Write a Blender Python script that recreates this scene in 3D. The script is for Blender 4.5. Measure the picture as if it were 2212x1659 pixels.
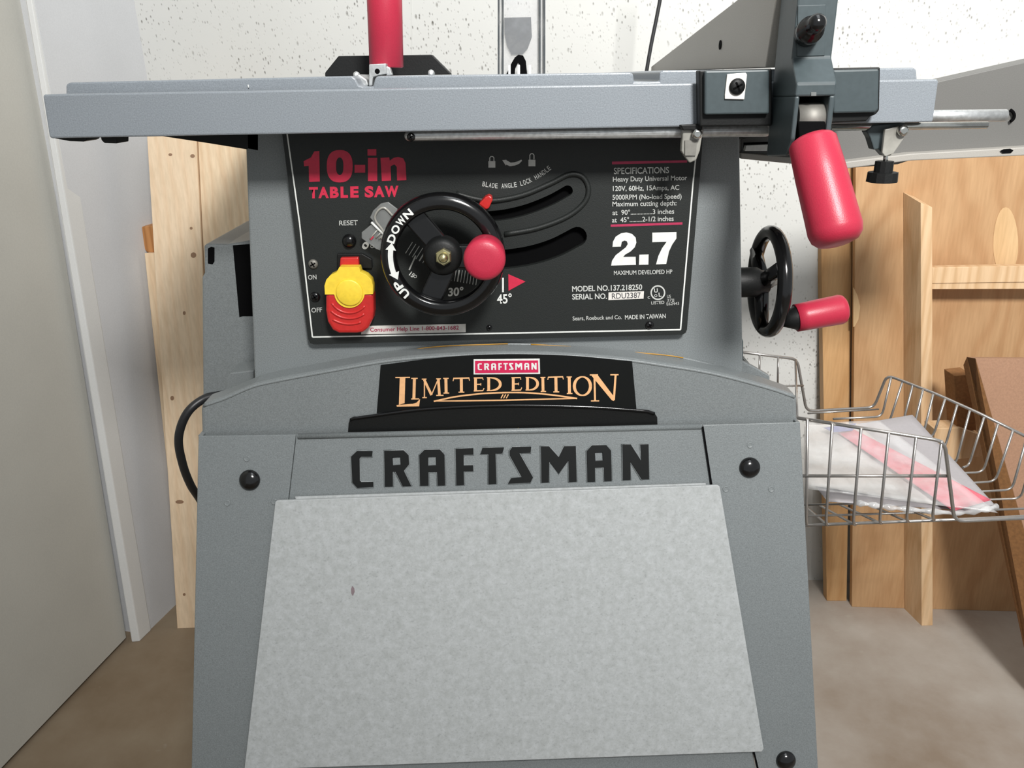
import bpy, bmesh, math, random
import numpy as np
from mathutils import Vector, Matrix
random.seed(7)
for o in list(bpy.data.objects): bpy.data.objects.remove(o)
SC = bpy.context.scene
COL = SC.collection

# ------------------------------------------------------------------ camera, world, lights, exposure
FPX = 1720.0; W, H = 2212, 1659
PITCH = math.radians(21.1); ROLL = 0.0195; HC = 0.864
FW = np.array([0, math.cos(PITCH), -math.sin(PITCH)])
_r = np.array([1., 0, 0]); _u = np.array([0, math.sin(PITCH), math.cos(PITCH)])
RT = _r*math.cos(ROLL) - _u*math.sin(ROLL)
UP = _u*math.cos(ROLL) + _r*math.sin(ROLL)
cd = bpy.data.cameras.new('camera'); cam = bpy.data.objects.new('camera', cd); COL.objects.link(cam)
cd.sensor_fit = 'HORIZONTAL'; cd.sensor_width = 36; cd.lens = 36*FPX/W; cd.clip_start = 0.01
M = Matrix(((RT[0], UP[0], -FW[0], 0), (RT[1], UP[1], -FW[1], 0), (RT[2], UP[2], -FW[2], HC), (0, 0, 0, 1)))
cam.matrix_world = M
SC.camera = cam

w = bpy.data.worlds.new('world'); SC.world = w; w.use_nodes = True
w.node_tree.nodes['Background'].inputs[0].default_value = (0.92, 0.97, 1.0, 1)
w.node_tree.nodes['Background'].inputs[1].default_value = 0.47

def area(loc, tgt, size, power, col=(1, 1, 1), sy=None, spread=180):
    l = bpy.data.lights.new('ceiling_light', 'AREA'); l.size = size; l.energy = power; l.color = col; l.spread = math.radians(spread)
    if sy: l.shape = 'RECTANGLE'; l.size_y = sy
    o = bpy.data.objects.new('ceiling_light', l); COL.objects.link(o); o.location = loc
    o.rotation_euler = (Vector(tgt)-Vector(loc)).to_track_quat('-Z', 'Y').to_euler()
    return o
area((0.40, -0.75, 1.88), (0.50, 1.2, 1.14), 0.30, 18.5, (1.0, 0.985, 0.96), None, 92)
area((0.3, 0.2, 2.4), (0.2, 1.0, 0.5), 0.6, 7, (0.93, 0.97, 1.0), 1.2)
SC.view_settings.view_transform = 'Standard'; SC.view_settings.look = 'None'
SC.view_settings.gamma = 1; SC.view_settings.use_curve_mapping = False
SC.view_settings.exposure = 0.0

# ------------------------------------------------------------------ helpers
def ray(x, y): return FW*FPX + RT*(x-W/2) - UP*(y-H/2)
O = np.array([0, 0, HC])
def onY(x, y, Y):                    # point at depth Y in front of the saw
    d = ray(x, y); return O + d*Y/d[1]
def onZ(x, y, z=0.0):
    d = ray(x, y); return O + d*(z-HC)/d[2]
def onP(x, y, p, n):
    d = ray(x, y); n = np.array(n, float); return O + d*(np.dot(np.array(p)-O, n)/np.dot(d, n))
def SY(Y): return lambda x, y: onY(x, y, Y)
def SP(p, n): return lambda x, y: onP(x, y, p, n)
def unit(v): v = np.array(v, float); return v/np.linalg.norm(v)

def link(name, me, m=None, parent=None, smooth=False, bevel=0, seg=2, kind=None):
    o = bpy.data.objects.new(name, me); COL.objects.link(o)
    if m: me.materials.append(m)
    if parent: o.parent = parent
    if smooth:
        for p in me.polygons: p.use_smooth = True
    if bevel:
        b = o.modifiers.new('bevel', 'BEVEL'); b.width = bevel; b.segments = seg; b.limit_method = 'ANGLE'; b.angle_limit = math.radians(35)
    if kind: o['kind'] = kind
    return o
def thing(name, label, cat, loc=(0, 0, 0), group=None):
    o = bpy.data.objects.new(name, None); COL.objects.link(o); o.location = loc
    o['label'] = label; o['category'] = cat; o.empty_display_size = 0.02
    if group: o['group'] = group
    return o
def tag(o, label, cat, group=None):
    o['label'] = label; o['category'] = cat
    if group: o['group'] = group
    return o
class MB:
    def __init__(s): s.v = []; s.f = []; s.sm = []
    def add(s, vs, fs, sm=False):
        b = len(s.v); s.v += [tuple(float(c) for c in v) for v in vs]
        s.f += [tuple(b+i for i in f) for f in fs]; s.sm += [sm]*len(fs)
    def prism(s, pts, ext):           # polygon pts (3-D), extruded along ext
        pts = [np.array(p, float) for p in pts]; n = len(pts); e = np.array(ext, float)
        nrm = np.zeros(3)
        for i in range(n): nrm += np.cross(pts[i], pts[(i+1) % n])
        if np.dot(nrm, e) > 0: pts = pts[::-1]
        vs = pts+[p+e for p in pts]
        fs = [tuple(range(n)), tuple(range(2*n-1, n-1, -1))]
        for i in range(n):
            j = (i+1) % n; fs.append((j, i, n+i, n+j))
        s.add(vs, fs)
    def box(s, lo, hi):
        x0, y0, z0 = lo; x1, y1, z1 = hi
        s.prism([(x0, y0, z0), (x1, y0, z0), (x1, y0, z1), (x0, y0, z1)], (0, y1-y0, 0))
    def tube(s, pts, r, n=10, closed=False):
        pts = [np.array(p, float) for p in pts]; k = len(pts)
        rr = r if hasattr(r, '__len__') else [r]*k
        ring = []; prev = None
        for i in range(k):
            a = pts[i-1] if (i > 0 or closed) else pts[i]; b = pts[(i+1) % k] if (i < k-1 or closed) else pts[i]
            t = unit(b-a)
            if prev is None:
                u = np.cross(t, [0, 0, 1]);
                if np.linalg.norm(u) < 0.1: u = np.cross(t, [0, 1, 0])
                u = unit(u)
            else: u = unit(prev - t*np.dot(prev, t))
            prev = u; v = np.cross(t, u)
            ring.append([pts[i]+rr[i]*(u*math.cos(2*math.pi*j/n)+v*math.sin(2*math.pi*j/n)) for j in range(n)])
        vs = [p for q in ring for p in q]; fs = []
        for i in range(k if closed else k-1):
            i2 = (i+1) % k
            for j in range(n):
                j2 = (j+1) % n; fs.append((i*n+j, i2*n+j, i2*n+j2, i*n+j2)[::-1])
        s.add(vs, fs, True)
        if not closed:
            s.add(ring[0], [tuple(range(n))]); s.add(ring[-1], [tuple(range(n-1, -1, -1))])
    def lathe(s, prof, org, axis, n=32, smooth=True, upv=None, caps=True):   # prof: (dist along axis, radius)
        t = unit(axis); u = np.cross(t, upv if upv is not None else [0, 0, 1])
        if np.linalg.norm(u) < 0.1: u = np.cross(t, [0, 1, 0])
        u = unit(u); v = np.cross(t, u); org = np.array(org, float); vs = []; fs = []
        for d, r in prof:
            for j in range(n):
                a = 2*math.pi*(j+0.5)/n; vs.append(org+t*d+max(r, 1e-5)*(u*math.cos(a)+v*math.sin(a)))
        for i in range(len(prof)-1):
            for j in range(n):
                j2 = (j+1) % n; fs.append((i*n+j, i*n+j2, (i+1)*n+j2, (i+1)*n+j))
        s.add(vs, fs, smooth)
        if not caps: return
        s.add([vs[j] for j in range(n)], [tuple(range(n-1, -1, -1))])
        s.add(vs[-n:], [tuple(range(n))])
    def build(s, name, m, parent=None, bevel=0, seg=2, kind=None, label=None):
        me = bpy.data.meshes.new(name); me.from_pydata(s.v, [], s.f)
        me.polygons.foreach_set('use_smooth', s.sm); me.update()
        bm = bmesh.new(); bm.from_mesh(me)
        bmesh.ops.remove_doubles(bm, verts=bm.verts, dist=1e-7)
        bmesh.ops.recalc_face_normals(bm, faces=bm.faces)
        bm.to_mesh(me); bm.free()
        o = link(name, me, m, parent, bevel=bevel, seg=seg, kind=kind)
        if label: o['label'] = label
        return o
def pxprism(name, px, Y, th, m, parent=None, bevel=0.0, seg=2, label=None):
    b = MB(); b.prism([onY(x, y, Y) for x, y in px], (0, th, 0)); return b.build(name, m, parent, bevel, seg, label=label)
def arcpx(c, r, a0, a1, n): return [(c[0]+r*math.cos(math.radians(a0+(a1-a0)*i/n)), c[1]+r*math.sin(math.radians(a0+(a1-a0)*i/n))) for i in range(n+1)]
def spline(pts, n=8):                  # Catmull-Rom
    pts = [np.array(p, float) for p in pts]; P = [2*pts[0]-pts[1]]+pts+[2*pts[-1]-pts[-2]]; out = []
    for i in range(1, len(P)-2):
        for k in range(n):
            t = k/n; a, b, c, d = P[i-1:i+3]
            out.append(0.5*((2*b)+(c-a)*t+(2*a-5*b+4*c-d)*t*t+(3*b-a-3*c+d)*t**3))
    out.append(pts[-1]); return out
def frame(S, x, y):                    # origin, axes and outward normal of a surface at a pixel
    o = S(x, y); ex = unit(S(x+20, y)-o); t = S(x, y-20)-o; n = unit(np.cross(ex, t))
    if np.dot(n, O-o) < 0: n = -n
    ez = unit(t-ex*np.dot(ex, t)); return o, ex, ez, n
def curveplate(name, loops, S, th, m, parent=None, off=0.0, bevel=0.0, kind=None, label=None):
    """flat plate with holes; loops in pixels on surface S; front face lies 'off' in front of S, body 'th' thick behind it"""
    x0, y0 = loops[0][0]; o, ex, ez, n = frame(S, x0, y0)
    cu = bpy.data.curves.new(name, 'CURVE'); cu.dimensions = '2D'; cu.fill_mode = 'BOTH'; cu.extrude = th/2; cu.bevel_depth = 0
    for L in loops:
        sp = cu.splines.new('POLY'); sp.points.add(len(L)-1); sp.use_cyclic_u = True
        for i, (x, y) in enumerate(L):
            d = S(x, y)-o; sp.points[i].co = (float(np.dot(d, ex)), float(np.dot(d, ez)), 0, 1)
    t = bpy.data.objects.new('tmp', cu); COL.objects.link(t)
    me = bpy.data.meshes.new_from_object(t.evaluated_get(bpy.context.evaluated_depsgraph_get()))
    bpy.data.objects.remove(t); bpy.data.curves.remove(cu)
    nn = np.cross(ex, ez); s = 1 if np.dot(nn, n) > 0 else -1
    for v in me.vertices:
        q = o+ex*v.co.x+ez*v.co.y+nn*v.co.z+n*(off-th/2); v.co = Vector(q)
    me.name = name
    bm = bmesh.new(); bm.from_mesh(me); bmesh.ops.remove_doubles(bm, verts=bm.verts, dist=1e-6)
    bmesh.ops.recalc_face_normals(bm, faces=bm.faces); bm.to_mesh(me); bm.free()
    ob = link(name, me, m, parent, bevel=bevel, kind=kind)
    if label: ob['label'] = label
    return ob
_capH = {}
def textmesh(txt, off=0.0, shear=0.0):
    cu = bpy.data.curves.new('txt', 'FONT'); cu.body = txt; cu.size = 1; cu.offset = off; cu.shear = shear; cu.extrude = 0; cu.resolution_u = 4
    t = bpy.data.objects.new('tmp', cu); COL.objects.link(t)
    me = bpy.data.meshes.new_from_object(t.evaluated_get(bpy.context.evaluated_depsgraph_get()))
    bpy.data.objects.remove(t); bpy.data.curves.remove(cu); return me
def capH(off):
    k = round(off, 4)
    if k not in _capH:
        me = textmesh('H', off); ys = [v.co.y for v in me.vertices]; _capH[k] = (min(ys), max(ys)); bpy.data.meshes.remove(me)
    return _capH[k]
def text(name, txt, p0, p1, cap, S, m, parent, bold=0.0, shear=0.0, off=0.0003, label=None):
    me = textmesh(txt, bold, shear)
    xs = [v.co.x for v in me.vertices]; a, b = min(xs), max(xs); lo, hi = capH(bold)
    p0 = np.array(p0, float); p1 = np.array(p1, float); d = p1-p0; L = np.linalg.norm(d); perp = np.array([d[1], -d[0]])/L*cap
    o, ex, ez, n = frame(S, *p0); ux = S(*p1)-o; uz = S(*(p0+perp))-o
    for v in me.vertices:
        v.co = Vector(o+ux*((v.co.x-a)/(b-a))+uz*((v.co.y-lo)/(hi-lo))+n*off)
    me.name = name; ob = link(name, me, m, parent)
    if label: ob['label'] = label
    return ob
def flat(name, polys, S, m, parent, off=0.0003, th=0.0002, label=None):
    """thin printed / stuck-on shapes, several polygons in one mesh"""
    b = MB()
    for i, P in enumerate(polys):
        c = P[0]; _, _, _, n = frame(S, *c)
        b.prism([S(x, y)+n*(off+i*1.5e-6) for x, y in P], -n*th)
    return b.build(name, m, parent, label=label)
def stroke(p, q, w0, w1=None):
    w1 = w0 if w1 is None else w1; p = np.array(p, float); q = np.array(q, float); d = (q-p)/np.linalg.norm(q-p); n = np.array([-d[1], d[0]])
    return [tuple(p+n*w0/2), tuple(q+n*w1/2), tuple(q-n*w1/2), tuple(p-n*w0/2)]
def pstroke(pts, w):
    ww = w if hasattr(w, '__len__') else [w]*len(pts)
    pts = [np.array(p, float) for p in pts]; N = []
    for i in range(len(pts)):
        d = pts[min(i+1, len(pts)-1)]-pts[max(i-1, 0)]; d = d/np.linalg.norm(d); N.append(np.array([-d[1], d[0]]))
    return [[tuple(pts[i]+N[i]*ww[i]/2), tuple(pts[i+1]+N[i+1]*ww[i+1]/2), tuple(pts[i+1]-N[i+1]*ww[i+1]/2), tuple(pts[i]-N[i]*ww[i]/2)] for i in range(len(pts)-1)]

# ------------------------------------------------------------------ materials
def s2l(c): return tuple(((x/255)/12.92 if x/255 <= 0.04045 else ((x/255+0.055)/1.055)**2.4) for x in c)
def newmat(name, col, rough=0.5, metal=0.0, spec=0.5):
    m = bpy.data.materials.new(name); m.use_nodes = True; nt = m.node_tree; b = nt.nodes['Principled BSDF']
    c = s2l(col); b.inputs['Base Color'].default_value = (*c, 1); b.inputs['Roughness'].default_value = rough
    b.inputs['Metallic'].default_value = metal; b.inputs['Specular IOR Level'].default_value = spec
    return m, nt, b, c
def N(nt, t, **kw):
    n = nt.nodes.new(t)
    for k, v in kw.items(): setattr(n, k, v)
    return n
def coords(nt, scale=(1, 1, 1), rot=(0, 0, 0), loc=(0, 0, 0)):
    tc = N(nt, 'ShaderNodeTexCoord'); mp = N(nt, 'ShaderNodeMapping'); mp.inputs['Scale'].default_value = scale
    mp.inputs['Rotation'].default_value = rot; mp.inputs['Location'].default_value = loc
    nt.links.new(tc.outputs['Object'], mp.inputs['Vector']); return mp.outputs[0]
def noise(nt, vec, scale, detail=3, rough=0.5, dist=0):
    n = N(nt, 'ShaderNodeTexNoise'); n.inputs['Scale'].default_value = scale; n.inputs['Detail'].default_value = detail
    n.inputs['Roughness'].default_value = rough; n.inputs['Distortion'].default_value = dist
    nt.links.new(vec, n.inputs['Vector']); return n.outputs['Fac']
def ramp(nt, fac, stops, interp='LINEAR'):
    r = N(nt, 'ShaderNodeValToRGB'); r.color_ramp.interpolation = interp; e = r.color_ramp.elements
    while len(e) < len(stops): e.new(0.5)
    for i, (p, c) in enumerate(stops):
        e[i].position = p; e[i].color = (*c, 1) if len(c) == 3 else c
    nt.links.new(fac, r.inputs[0]); return r.outputs[0]
def mix(nt, a, b, fac, mode='MIX'):
    n = N(nt, 'ShaderNodeMix', data_type='RGBA', blend_type=mode)
    for sock, v in ((n.inputs[0], fac), (n.inputs[6], a), (n.inputs[7], b)):
        if hasattr(v, 'is_output'): nt.links.new(v, sock)
        elif isinstance(v, tuple): sock.default_value = (*v, 1) if len(v) == 3 else v
        else: sock.default_value = v
    return n.outputs[2]
def bump(nt, b, h, s=0.2, d=0.001):
    n = N(nt, 'ShaderNodeBump'); n.inputs['Strength'].default_value = s; n.inputs['Distance'].default_value = d
    nt.links.new(h, n.inputs['Height']); nt.links.new(n.outputs[0], b.inputs['Normal'])
def mul(c, k): return tuple(min(1, x*k) for x in c)
def paint(name, col, rough=0.45, grain=0.10, gs=1400, bs=0.15, spec=0.5, metal=0.0, blotch=0.05):
    m, nt, b, c = newmat(name, col, rough, metal, spec); v = coords(nt)
    f = ramp(nt, noise(nt, v, gs, 2), [(0.3, mul(c, 1-grain)), (0.7, mul(c, 1+grain))])
    g = noise(nt, v, 9, 3); g2 = ramp(nt, g, [(0.3, (1-blotch,)*3), (0.7, (1+blotch*0.2,)*3)])
    nt.links.new(mix(nt, f, g2, 1.0, 'MULTIPLY'), b.inputs['Base Color'])
    bump(nt, b, noise(nt, v, gs*0.8, 2), bs, 0.0004); return m
def plain(name, col, rough=0.4, metal=0.0, spec=0.5, coat=0):
    m, nt, b, c = newmat(name, col, rough, metal, spec); v = coords(nt)
    nt.links.new(ramp(nt, noise(nt, v, 300, 3), [(0.3, mul(c, 0.93)), (0.7, mul(c, 1.06))]), b.inputs['Base Color'])
    if coat: b.inputs['Coat Weight'].default_value = coat; b.inputs['Coat Roughness'].default_value = 0.08
    return m
def clear(name, col=(235, 240, 240), rough=0.06, alpha=0.22):
    m, nt, b, c = newmat(name, col, rough); b.inputs['Alpha'].default_value = alpha; b.inputs['Specular IOR Level'].default_value = 0.9
    v = coords(nt); nt.links.new(ramp(nt, noise(nt, v, 60, 3), [(0.3, (alpha*0.7,)*3), (0.7, (alpha*1.4,)*3)]), b.inputs['Alpha']); return m
def wood(name, light, dark, scale=7, rough=0.55, ring=5, dist=2.5, knots=True, zs=0.12, seed=0):
    m, nt, b, c = newmat(name, light, rough, 0, 0.3); l = s2l(light); d = s2l(dark)
    v = coords(nt, (1, 1, zs), loc=(seed*1.7, seed*.9, seed*.37))
    wv = N(nt, 'ShaderNodeTexWave', wave_type='BANDS', bands_direction='X'); wv.inputs['Scale'].default_value = scale*2.2
    wv.inputs['Distortion'].default_value = dist*3; wv.inputs['Detail'].default_value = 3; wv.inputs['Detail Scale'].default_value = 1.2
    nt.links.new(v, wv.inputs['Vector'])
    g = noise(nt, coords(nt, (60, 60, 2.2), loc=(seed, 0, 0)), 5, 3)
    base = ramp(nt, wv.outputs['Fac'], [(0.0, tuple((a*1.2+e*0.8)/2 for a, e in zip(d, l))), (0.35, tuple((a+3*e)/4 for a, e in zip(d, l))), (1.0, l)])
    fin = mix(nt, base, ramp(nt, g, [(0.3, (0.90, 0.89, 0.86)), (0.7, (1.03, 1.03, 1.03))]), 1.0, 'MULTIPLY')
    if knots:
        vo = N(nt, 'ShaderNodeTexVoronoi'); vo.inputs['Scale'].default_value = 1.0
        nt.links.new(coords(nt, (7, 7, 3.4), loc=(0.3+seed, 0, 0.4)), vo.inputs['Vector'])
        k = ramp(nt, vo.outputs['Distance'], [(0.03, (1, 1, 1)), (0.085, (0, 0, 0))])
        fin = mix(nt, fin, mul(d, 0.45), k)
    nt.links.new(fin, b.inputs['Base Color']); bump(nt, b, g, 0.15, 0.0006); return m

GREY = (142, 149, 151)
m_body = paint('grey_painted_metal', (127, 132, 133), 0.42, 0.16, 1100, 0.4)
m_rail = paint('light_grey_painted_rail', (136, 142, 148), 0.38, 0.12, 1100, 0.35)
m_stand = paint('grey_stand_sheet_metal', (120, 125, 126), 0.42, 0.16, 1100, 0.4)
m_dark = plain('dark_teal_casting', (66, 76, 79), 0.42)
m_black = paint('black_plastic', (20, 21, 21), 0.5, 0.12, 900, 0.2, 0.3)
m_gloss = plain('gloss_black_plastic', (16, 16, 17), 0.16, 0, 0.6)
m_panel = paint('satin_black_panel', (34, 37, 36), 0.5, 0.12, 1500, 0.3, 0.4)
m_void = plain('dark_cavity', (6, 6, 7), 0.9, 0, 0.1)
m_red = paint('red_handle_plastic', (184, 44, 68), 0.38, 0.06, 1500, 0.2)
m_redsw = plain('red_switch_plastic', (196, 44, 42), 0.33)
m_yel = plain('yellow_switch_plastic', (246, 212, 66), 0.4)
m_redink = plain('red_print', (206, 40, 72), 0.5)
m_magink = plain('magenta_print', (176, 46, 84), 0.5)
m_white = plain('white_print', (228, 230, 226), 0.5)
m_greyink = plain('fine_white_print', (196, 198, 194), 0.5)
m_dkink = plain('dark_print', (70, 70, 74), 0.5)
m_label = plain('white_sticker', (224, 220, 214), 0.5)
m_peach = plain('copper_print', (238, 184, 132), 0.45)
m_blackdec = plain('black_decal', (15, 17, 17), 0.5, 0, 0.25)
m_logored = plain('logo_red', (206, 36, 84), 0.45)
m_chrome = plain('polished_steel', (215, 215, 210), 0.22, 1.0)
m_alu = paint('brushed_aluminium', (206, 208, 208), 0.4, 0.15, 300, 0.4, 0.5, 0.7)
m_steel = plain('dull_steel', (136, 134, 128), 0.6, 0.6)
m_brass = plain('zinc_nut', (205, 196, 150), 0.25, 0.9)
m_fence = paint('fence_beige_paint', (178, 173, 165), 0.55, 0.06, 1200, 0.2)
m_tint = paint('warm_grey_sheet', (164, 160, 153), 0.55, 0.06, 1200, 0.2)
m_tint2 = paint('wing_grey_sheet', (106, 105, 102), 0.5, 0.06, 1200, 0.2)
m_wire = plain('basket_wire', (176, 172, 168), 0.3, 0.8)
m_clear = clear('clear_plastic', (150, 152, 150), 0.15, 0.42)
m_guard = clear('clear_guard_plastic', (205, 205, 205), 0.08, 0.35)
m_guardsp = clear('smoky_splitter', (120, 122, 124), 0.3, 0.7)
m_guardedge = clear('guard_edge', (70, 74, 76), 0.15, 0.75)
m_strap = clear('smoky_plastic', (170, 168, 160), 0.2, 0.75)
m_cable = plain('black_cable_rubber', (38, 38, 40), 0.4)
m_orange = plain('amber_line', (190, 140, 50), 0.5)

def mat_sheet():
    m, nt, b, c = newmat('mottled_grey_laminate', (172, 175, 175), 0.55, 0, 0.35); v = coords(nt)
    a = ramp(nt, noise(nt, v, 170, 7, 0.75), [(0.34, s2l((162, 165, 164))), (0.5, s2l((172, 175, 175))), (0.66, s2l((182, 185, 186)))])
    k = ramp(nt, noise(nt, coords(nt, (1, 1, 1.3)), 430, 2), [(0.27, (0.84,)*3), (0.42, (1.0,)*3)])
    nt.links.new(mix(nt, a, k, 1.0, 'MULTIPLY'), b.inputs['Base Color']); bump(nt, b, noise(nt, v, 500, 3), 0.15, 0.0003); return m
m_sheet = mat_sheet()
def mat_concrete_wall():
    m, nt, b, c = newmat('white_pitted_concrete', (224, 222, 217), 0.85, 0, 0.2)
    v = coords(nt, (1, 1, 0.45))
    big = noise(nt, coords(nt), 2.2, 4); base = ramp(nt, big, [(0.3, s2l((203, 203, 199))), (0.7, s2l((213, 213, 210)))])
    def pits(sc, lo, hi, seed, dens):
        vo = N(nt, 'ShaderNodeTexVoronoi'); vo.inputs['Scale'].default_value = sc; vo.inputs['Randomness'].default_value = 1
        vv = coords(nt, (1, 1, 0.5), loc=(seed, seed*.7, seed*.3)); nt.links.new(vv, vo.inputs['Vector'])
        p = ramp(nt, vo.outputs['Distance'], [(lo, (1, 1, 1)), (hi, (0, 0, 0))])
        sep = N(nt, 'ShaderNodeSeparateColor'); nt.links.new(vo.outputs['Color'], sep.inputs[0])
        g = ramp(nt, sep.outputs[0], [(dens, (1, 1, 1)), (dens+0.02, (0, 0, 0))], 'LINEAR')
        return mix(nt, p, g, 1.0, 'MULTIPLY')
    q = mix(nt, pits(125, 0.05, 0.26, 1.3, 0.09), pits(260, 0.08, 0.34, 4.1, 0.22), 1.0, 'ADD')
    clus = ramp(nt, noise(nt, coords(nt), 7, 2), [(0.38, (0.25,)*3), (0.6, (1, 1, 1))])
    q = mix(nt, q, pits(420, 0.10, 0.42, 7.7, 0.16), 0.45, 'ADD')
    q = mix(nt, q, clus, 1.0, 'MULTIPLY')
    bw = N(nt, 'ShaderNodeRGBToBW'); nt.links.new(q, bw.inputs[0])
    nt.links.new(mix(nt, base, s2l((138, 136, 130)), bw.outputs[0]), b.inputs['Base Color'])
    mm = N(nt, 'ShaderNodeMath', operation='MULTIPLY'); nt.links.new(bw.outputs[0], mm.inputs[0]); mm.inputs[1].default_value = -1
    bump(nt, b, mm.outputs[0], 0.6, 0.003); return m
m_wall = mat_concrete_wall()
m_wall2 = paint('white_painted_wall', (212, 213, 215), 0.7, 0.03, 500, 0.15)
m_door = paint('off_white_door', (197, 195, 187), 0.6, 0.03, 500, 0.1)
m_trim = paint('white_trim', (222, 222, 220), 0.45, 0.02, 500, 0.1)
def mat_floor():
    m, nt, b, c = newmat('concrete_floor', (150, 140, 128), 0.8, 0, 0.25); v = coords(nt)
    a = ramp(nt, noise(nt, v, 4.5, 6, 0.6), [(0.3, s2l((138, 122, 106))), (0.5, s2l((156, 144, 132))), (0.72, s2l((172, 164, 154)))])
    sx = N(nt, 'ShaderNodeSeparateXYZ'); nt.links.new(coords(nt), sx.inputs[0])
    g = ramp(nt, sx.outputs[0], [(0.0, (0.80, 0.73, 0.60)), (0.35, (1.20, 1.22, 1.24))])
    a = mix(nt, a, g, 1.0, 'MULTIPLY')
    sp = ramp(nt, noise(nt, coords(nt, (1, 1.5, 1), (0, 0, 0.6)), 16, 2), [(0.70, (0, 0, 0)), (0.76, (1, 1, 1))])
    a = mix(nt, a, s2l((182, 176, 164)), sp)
    nt.links.new(a, b.inputs['Base Color']); bump(nt, b, noise(nt, v, 120, 5), 0.3, 0.001); return m
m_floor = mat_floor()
m_pine = wood('pine_board', (240, 216, 186), (232, 202, 168), 8, 0.55, seed=0)
m_pine2 = wood('pine_board_warm', (240, 216, 184), (228, 196, 160), 10, 0.55, seed=2.3)
m_oldwood = wood('aged_wood', (196, 140, 88), (150, 96, 50), 12, knots=False, seed=3)
m_ply = wood('plywood_face', (202, 160, 113), (182, 136, 88), 3.0, dist=5, knots=False, zs=0.35, seed=1)
m_ply2 = wood('plywood_swirl', (192, 154, 114), (174, 132, 92), 2.2, dist=7, knots=False, zs=0.5, seed=4.4)
m_plyedge = wood('pine_batten', (222, 190, 152), (200, 160, 116), 9, knots=False, seed=5)
m_patch = wood('plywood_patch', (216, 182, 138), (206, 168, 122), 3, knots=False, seed=7)
m_knot = plain('wood_knot', (150, 118, 92), 0.6)
m_part = paint('particle_board', (164, 126, 100), 0.75, 0.08, 400, 0.3)
m_partedge = paint('particle_board_edge', (140, 98, 58), 0.85, 0.15, 250, 0.4)

def add3(p, v): return np.array(p, float)+np.array(v, float)

# ------------------------------------------------------------------ room
c0 = onZ(15, 1659); c1 = onZ(275, 1385); dirL = unit(c1-c0)      # left wall line on the floor
yaw = math.radians(6.5); ex_r = np.array([math.cos(yaw), -math.sin(yaw), 0]); ey_r = np.array([math.sin(yaw), math.cos(yaw), 0])
corner = onY(318, 165, 1.345); corner[2] = 0
wl = unit(corner-onZ(300, 1385))
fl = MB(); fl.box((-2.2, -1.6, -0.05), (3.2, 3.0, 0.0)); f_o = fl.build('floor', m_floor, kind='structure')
b = MB(); A = corner-ex_r*0.1; B = corner+ex_r*3.2
b.prism([A+np.array([0, 0, -0.02]), B+np.array([0, 0, -0.02]), B+np.array([0, 0, 2.5]), A+np.array([0, 0, 2.5])], ey_r*0.15); b.build('wall_back', m_wall, kind='structure')
# faint board-form seam in the back wall
sp = SP(corner, ey_r)
b = MB(); s0 = sp(884, -300); s1 = sp(890, 160); b.prism([s0, s0+ex_r*0.0012, s1+ex_r*0.0012, s1], -ey_r*0.0008)
b.build('trim_2', m_wall, kind='structure')
nL = unit(np.cross(wl, [0, 0, 1]))      # points into the room (+x)
if nL[0] < 0: nL = -nL
pA = onZ(303, 1385)+wl*0.016-nL*0.003; pB = corner+wl*0.12
def vwall(name, p, q, th, m, h=2.5, z0=-0.02):
    b = MB(); z = np.array([0, 0, 1.0]); pt = onP(74, 0, p, nL); pt = p+(pt-p)*(h/(pt[2]-p[2])); b.prism([p+z*z0, q+z*z0, q+z*h, pt], -nL*th); return b.build(name, m, kind='structure')
vwall('wall_left', pA, pB, 0.12, m_wall2)
# white closet door panel nearer the camera, with its edge strip
dA = onZ(275, 1385)-dirL*0.001; dB = onZ(275, 1385)-dirL*1.6
nD = unit(np.cross(dirL, [0, 0, 1])); nD = nD if nD[0] > 0 else -nD
z = np.array([0, 0, 1.0])
_q = onP(52, 0, dA, nD); _k = (_q-dA)*(2.3/(_q[2]-dA[2]))
b = MB(); b.prism([dA+z*0.008, dB+z*0.008, dB+z*2.3, dA+_k], -nD*0.04); b.build('door_1', m_door, kind='structure')
t0 = onZ(284, 1388); t1 = onZ(302, 1386)
def leanup(p, px, py, h=2.4):
    q = onP(px, py, p, nD); return p+(q-p)*(h/(q[2]-p[2]))
t2, t3 = leanup(t1, 69, 0), leanup(t0, 54, 0)
b = MB(); b.prism([t0, t1, t2, t3], unit(wl)*0.03); b.build('trim_1', m_trim, kind='structure', bevel=0.002)

# ------------------------------------------------------------------ table saw
YR, YT, YB, YP, YH = 0.600, 0.632, 0.660, 0.652, 0.637
saw = thing('table_saw', 'grey table saw on a flared sheet-metal stand with black control panel and red crank knobs', 'table saw', tuple(onZ(1106, 1500)*np.array([1, 1, 0])+np.array([0, 0.1, 0])))
saw.location = (0, 0, 0)
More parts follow.
